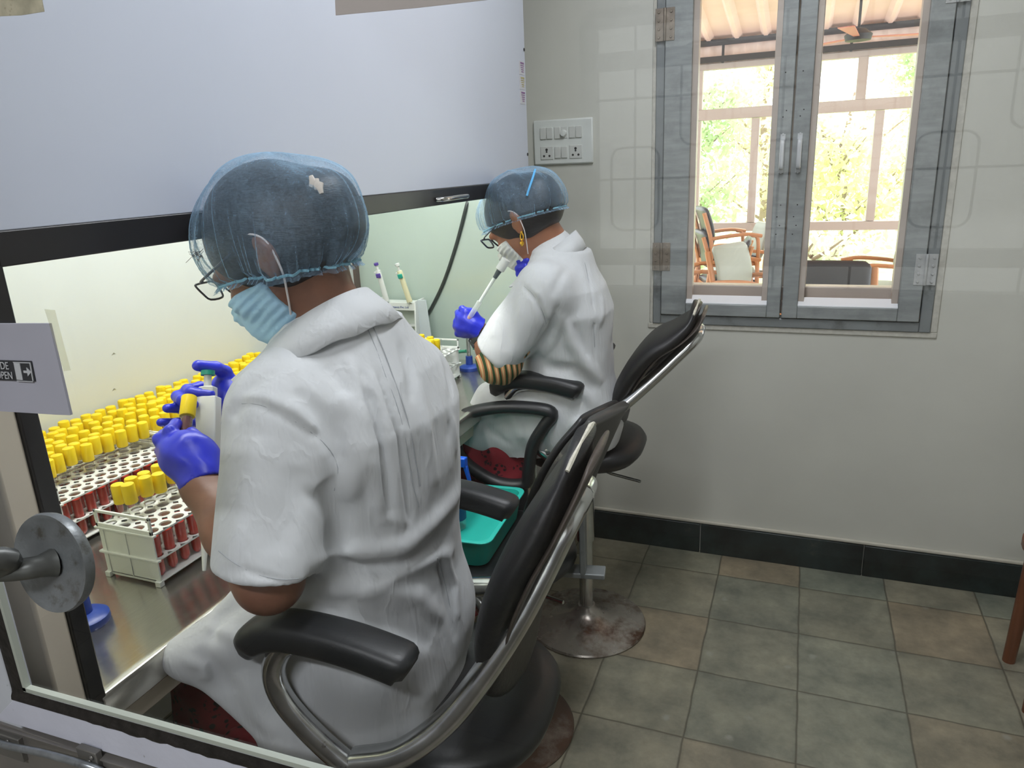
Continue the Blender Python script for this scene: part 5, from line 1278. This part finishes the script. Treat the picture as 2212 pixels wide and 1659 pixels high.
hR = dict(c=V(-.885, 2.00, 1.22)+OF, palm=[(V(-.885, 2.03, 1.20)+OF, V(-.888, 1.99, 1.225)+OF, .026, .032)],
    fingers=[([V(-.89, 1.99, 1.23), V(-.87, 1.965, 1.245), V(-.85, 1.96, 1.23)], .012), ([V(-.90, 1.98, 1.235), V(-.905, 1.95, 1.25), V(-.88, 1.945, 1.255)], .0115),
             ([V(-.905, 1.98, 1.225), V(-.91, 1.948, 1.23), V(-.885, 1.94, 1.235)], .0115), ([V(-.905, 1.98, 1.212), V(-.91, 1.95, 1.212), V(-.885, 1.945, 1.215)], .011), ([V(-.90, 1.985, 1.20), V(-.905, 1.955, 1.195), V(-.885, 1.95, 1.20)], .010)],
    cuff=(V(-.885, 2.02, 1.205)+OF, V(-.885, 2.06, 1.185)+OF, .033), trim=0)
hR['fingers'] = [([p+OF for p in a], r) for a, r in hR['fingers']]
SB = dict(root=(-.66, 2.10, 0), label='person in white lab coat with watch and gold earring seated by the far wall',
    head=HB, l=lB, f=fB, C=CB, fingers=[], neck=[(-.66, 2.10, 1.28), (-.705, 2.09, 1.36)], shL=shL2, shR=shR2,
    pz=[.73, .80, .9, 1.0, 1.1, 1.2, 1.26, 1.30], pc=[(0, -.02), (0, -.015), (0, -.005), (0, -.01), (0, -.015), (0, -.02), (0, -.01), (0, 0)],
    pa=[.165, .175, .165, .160, .170, .175, .16, .11], pb=[.14, .145, .13, .125, .125, .122, .105, .085],
    arms=[dict(pts=[shL2, elL2, (elL2+wrL2)/2, wrL2, AR(1024, 708, 2.112)], rad=[.055, .045, .040, .028, .026]),
          dict(pts=[shR2, elR2, (elR2+wrR2)/2, wrR2, V(-.752, 2.08, 1.27)], rad=[.055, .045, .040, .028, .026])],
    hands=[hL, hR],
    legs=[([(-.66, 2.00, .80), (-1.02, 1.95, .71), (-1.05, 1.95, .42), (-1.0, 1.95, .10), (-1.1, 1.94, .05)], [.085, .062, .055, .04, .035]),
          ([(-.66, 2.20, .80), (-1.02, 2.22, .71), (-1.05, 2.22, .42), (-1.0, 2.22, .10), (-1.1, 2.22, .05)], [.085, .062, .055, .04, .035])],
    skin=m_skin2, bb=((-1.25, 1.70, 0), (-.42, 2.42, 1.64)))
rootB, HB, bodyB = person('person', SB)
def coatB_base(P):
    t = body_prof(P, (CB[0], CB[1], 0), lB, fB, [.735, .78, .86, .95, 1.05, 1.15, 1.22, 1.28, 1.32],
        [(0, -.02), (0, -.025), (0, -.020), (0, -.010), (0, -.010), (0, -.018), (0, -.012), (0, 0), (0, 0)],
        [.18, .185, .185, .18, .18, .185, .17, .12, .085], [.155, .16, .155, .145, .14, .135, .12, .10, .085])
    d = smin(t, s_cap(P, shL2, shR2, .066), .06); d = smin(d, chain(P, [(-.672, 2.10, 1.29), (-.690, 2.095, 1.325)], [.075, .066]), .05)
    hem = V(-.800, 1.868, 1.045); u = nrm(hem-shL2)
    sl = s_cap(P, shL2+V(0, .0, -.01), hem+u*.06, .082, .073); sl = smax(sl, s_plane(P, hem, V(-.75, -.15, -.75)), .008)
    sl = smax(sl, -np.maximum(s_cap(P, shL2, hem+u*.1, .050, .066), -s_plane(P, hem-u*.05, V(-.75, -.15, -.75))), .004)
    d = smin(d, sl, .035); d = smin(d, s_cap(P, shR2, elR2, .078, .070), .04)
    d = smin(d, s_cap(P, (-.66, 2.0, .82), (-.86, 1.97, .80), .10, .085), .05); d = smin(d, s_cap(P, (-.66, 2.18, .82), (-.86, 2.2, .80), .10, .085), .05)
    a, b, c, e = AR(1040, 880, 2.23), AR(998, 952, 2.25), AR(1130, 996, 2.27), AR(1230, 940, 2.22)
    d = smin(d, s_tri(P, a, b, c, .018), .05); d = smin(d, s_tri(P, a, c, e, .018), .05); d = smin(d, s_cap(P, AR(1055, 850, 2.22), AR(1150, 870, 2.18), .035), .05)
    d = smin(d, s_cap(P, AR(1255, 925, 2.12), AR(1305, 930, 2.20), .022, .012), .03)
    return d
FB = []
for pix, w, amp in [
    ([(1238, 500), (1262, 560), (1278, 640), (1282, 720), (1286, 790)], .0055, -.003), ([(1250, 500), (1274, 570), (1290, 680)], .006, .002),
    ([(1130, 615), (1160, 650), (1180, 700), (1160, 740)], .007, -.005), ([(1125, 600), (1165, 635), (1190, 690)], .010, .003),
    ([(1205, 660), (1190, 710), (1165, 745), (1130, 780)], .012, -.010), ([(1215, 680), (1200, 730), (1170, 770)], .012, .007),
    ([(1220, 690), (1235, 740), (1270, 790), (1300, 830)], .018, .012), ([(1180, 790), (1240, 800), (1290, 840)], .016, -.010), ([(1100, 820), (1180, 815), (1250, 840), (1290, 880)], .016, .010),
    ([(1240, 700), (1262, 760), (1275, 800)], .010, -.007), ([(1080, 850), (1150, 850), (1220, 880)], .014, -.007), ([(1060, 880), (1110, 900), (1130, 950)], .016, .007),
    ([(1090, 620), (1075, 680), (1065, 730)], .010, .005), ([(1110, 640), (1100, 700), (1095, 760)], .016, -.006), ([(1295, 570), (1300, 640), (1296, 700)], .012, .006),
    ([(1028, 900), (1060, 930), (1100, 960)], .012, -.006), ([(1040, 765), (1070, 795), (1105, 800)], .005, -.003), ([(1160, 880), (1170, 940), (1180, 980)], .014, -.006), ([(1240, 560), (1210, 600), (1190, 640)], .012, -.004)]:
    p = on(coatB_base, pix)
    if len(p) > 1: FB.append((p, w, amp))
def coatB(P):
    n = np.sin(P[:, 0]*34+P[:, 2]*25)*np.sin(P[:, 1]*31-P[:, 2]*19)*.002
    return fold(P, coatB_base(P)+n, FB)
coB = coat_obj(rootB, coatB, ((-1.0, 1.72, .72), (-.42, 2.40, 1.38)), .005)
seams(coatB, [('back_seam', [(1238, 505), (1252, 535), (1264, 570), (1272, 610), (1278, 650), (1282, 700), (1285, 750)]),
    ('armhole_seam', [(1132, 618), (1148, 632), (1162, 652), (1173, 676), (1180, 700)]), ('hem_stitch', [(1040, 768), (1055, 782), (1072, 792), (1092, 798)])], rootB, coB)
collar(rootB, (-.690, 2.092), lB, fB, 1.372, 1.275, .062, .100, .046)
bunB = [((-.085, 0, .005), (.058, .062, .052)), ((-.075, 0, -.035), (.055, .06, .045))]
sdf_obj('hair', lambda P: HB.hair(P, bunB), HB.c-.19, HB.c+.19, .006, m_hair, rootB, it=1)
netFB = lambda P: smin(HB.hair(P, bunB), s_ell(HB.loc(P), (-.004, 0, -.004), (.108, .090, .094))*HB.k, .02)
HB.net('hair_net', netFB, 1.71, (-.44, 0, .9), (-.016, 0, .006), rootB, 9, out=.012)
sm = on(lambda P: netFB(P)-.013, [(1156, 366), (1152, 380), (1147, 395), (1142, 410), (1138, 423)])
if len(sm) > 2: MB().tube(bez(sm, 3), .0022, 6, flat=1.5).build('net_seam', mat('seam_blue', srgb(96, 178, 232), .6), [o for o in rootB.children if o.name.startswith('hair_net')][0]).location = -V(*rootB.location)
fmB = face_mask(HB, rootB, m_maskw, back=.052); glasses(HB, rootB, mat('navy_spectacles', srgb(34, 40, 56), .3), .0028)
q = MB(); p0 = HB.w(-.010, .084, -.056)
q.lathe([(.003, 0), (.0045, -.004), (.003, -.008)], p0, (0, 0, 1), 12).tube([p0+V(.009*math.sin(t)*.5, .002, -.016-.010*math.cos(t)*-1) for t in np.linspace(0, 6.0, 14)], .0022, 8); q.lathe([(.0, -.026), (.006, -.030), (.007, -.036), (.003, -.042), (0, -.044)][::-1], p0, (0, 0, 1), 12)
q.build('gold_earring', mat('gold', srgb(226, 176, 60), .25, .8), rootB, world=True)
# striped sleeve of the dress under the coat, watch and bangle on the wrist
def striped():
    n = NT('striped_sleeve'); g = n.co(); w = n.node('ShaderNodeTexWave'); w.inputs['Scale'].default_value = 21; w.inputs['Distortion'].default_value = .3; w.bands_direction = 'DIAGONAL'
    mp = n.node('ShaderNodeMapping'); mp.inputs['Rotation'].default_value = (0, R(-35), 0); n.link(g, mp.inputs[0]); n.link(mp.outputs[0], w.inputs['Vector'])
    n.set(color=n.ramp(w.outputs['Fac'], [(.30, srgb(48, 72, 36)), (.40, srgb(226, 188, 134)), (.55, srgb(196, 110, 72)), (.75, srgb(180, 90, 60)), (.85, srgb(228, 190, 140))]), rough=.8); return n.m
m_str = striped()
hemB = V(-.800, 1.868, 1.045)
def slv(P):
    d = chain(P, [shL2+(elL2-shL2)*.5, elL2+V(.0, -.004, .002), elL2+(wrL2-elL2)*.52], [.060, .057, .046], .03)
    d = smax(d, s_plane(P, elL2+(wrL2-elL2)*.48, wrL2-elL2), .004)
    return d+.002*np.sin(P[:, 0]*120+P[:, 2]*60)
sdf_obj('striped_sleeve', slv, elL2-.16, elL2+.16, .0045, m_str, rootB, it=1)
ax = nrm(wrL2-elL2); fx, fy, _ = frame(ax); wc = wrL2-ax*.014; wrad = .034
w_ = MB().tube([wc+(fx*math.cos(t)+fy*math.sin(t))*wrad for t in np.linspace(0, 2*math.pi, 28, endpoint=False)], .0055, 8, closed=True, flat=1.7, upv=ax)
wo = w_.build('watch_strap', mat('watch_strap', srgb(52, 56, 58), .4), rootB, world=True)
fc = nrm(np.cross(ax, V(0, 0, 1))); fc = fc if fc[1] < 0 else -fc
dv = nrm(-ray(1022, 725)); dv = nrm(dv-ax*np.dot(dv, ax)-V(.5, 0, .2)*.0)
o = MB().box(wc-RT*.026-UP*.014, (.012, .034, .030), M=np.array([np.cross(ax, V(0, 1, 0)), V(0, 1, 0), ax]).T).build('watch_case', mat('watch_case', srgb(70, 76, 80), .25, .5), wo, bevel=.004)
o.location = -V(*rootB.location)
bc = elL2+(wrL2-elL2)*.62
MB().tube([bc+(fx*math.cos(t)+fy*math.sin(t))*.040 for t in np.linspace(0, 2*math.pi, 28, endpoint=False)], .0022, 6, closed=True).build('bangle', mat('bangle', srgb(222, 196, 180), .4), rootB, world=True)
# red cloth over the legs
def trousersB(P):
    d = None
    for pts, rad in SB['legs']:
        e = chain(P, pts[:4], [rad[0]-.005, rad[1]+.018, rad[2]+.03, rad[3]+.03], .03); d = e if d is None else smin(d, e, .04)
    e = s_tri(P, AR(1000, 968, 2.27), AR(1130, 1010, 2.28), AR(1060, 1080, 2.28), .03); d = smin(d, e, .05)
    return smax(smax(d+.004*np.sin(P[:, 0]*60+P[:, 2]*30), P[:, 2]-.79, .01), .12-P[:, 2], .01)
sdf_obj('trousers', trousersB, (-1.2, 1.78, .1), (-.45, 2.38, .83), .008, m_red, rootB, it=1)
pen = MB().cyl(AR(1070, 826, 2.17), AR(1065, 846, 2.17), .0045, n=10); po = pen.build('pen', mat('teal_pen', srgb(40, 120, 130), .3)); tag(po, 'teal pen clipped in the coat pocket of the far worker', 'pen')
# what the far worker holds: a pipette angled down into a clear tube
a, b = AR(1094, 560, 2.05), AR(1012, 690, 2.09); ax = nrm(b-a); L_ = float(np.linalg.norm(b-a))
hp = empty('held_pipette', tuple(a), label='white topped pipette with a long clear tip slanting down into the far worker gloved hand', cat='pipette')
MB().lathe([(0, 0), (.013, .0005), (.013, .034), (.011, .036), (0, .036)], a, ax, 22).build('head', m_white, hp, world=True)
MB().cyl(a+ax*.036, a+ax*.062, .008, .006, n=14).build('joint', mat('slate_joint', srgb(80, 92, 96), .4), hp, world=True)
MB().cyl(a+ax*.06, a+ax*(L_-.06), .0052, .0042, n=14).build('shaft', mat('milky_shaft', srgb(222, 232, 224), .3), hp, world=True)
tb2 = empty('held_tube', tuple(b), label='clear open tube with a little red blood held in the far worker glove', cat='sample tube')
MB().lathe([(.0078, 0), (.0078, .085), (.005, .092), (0, .094)], b-ax*.062, ax, 16).build('tube_body', glass_mat('clear_tube_far', tint=(.93, .95, .94), refl=1.6, body=(.9, .95, .92), bodyamt=.35), tb2, world=True)
MB().lathe([(0, .052), (.0072, .0525), (.0072, .085), (.0045, .091), (0, .092)], b-ax*.062, ax, 14).build('blood_fill', m_blood, tb2, world=True)
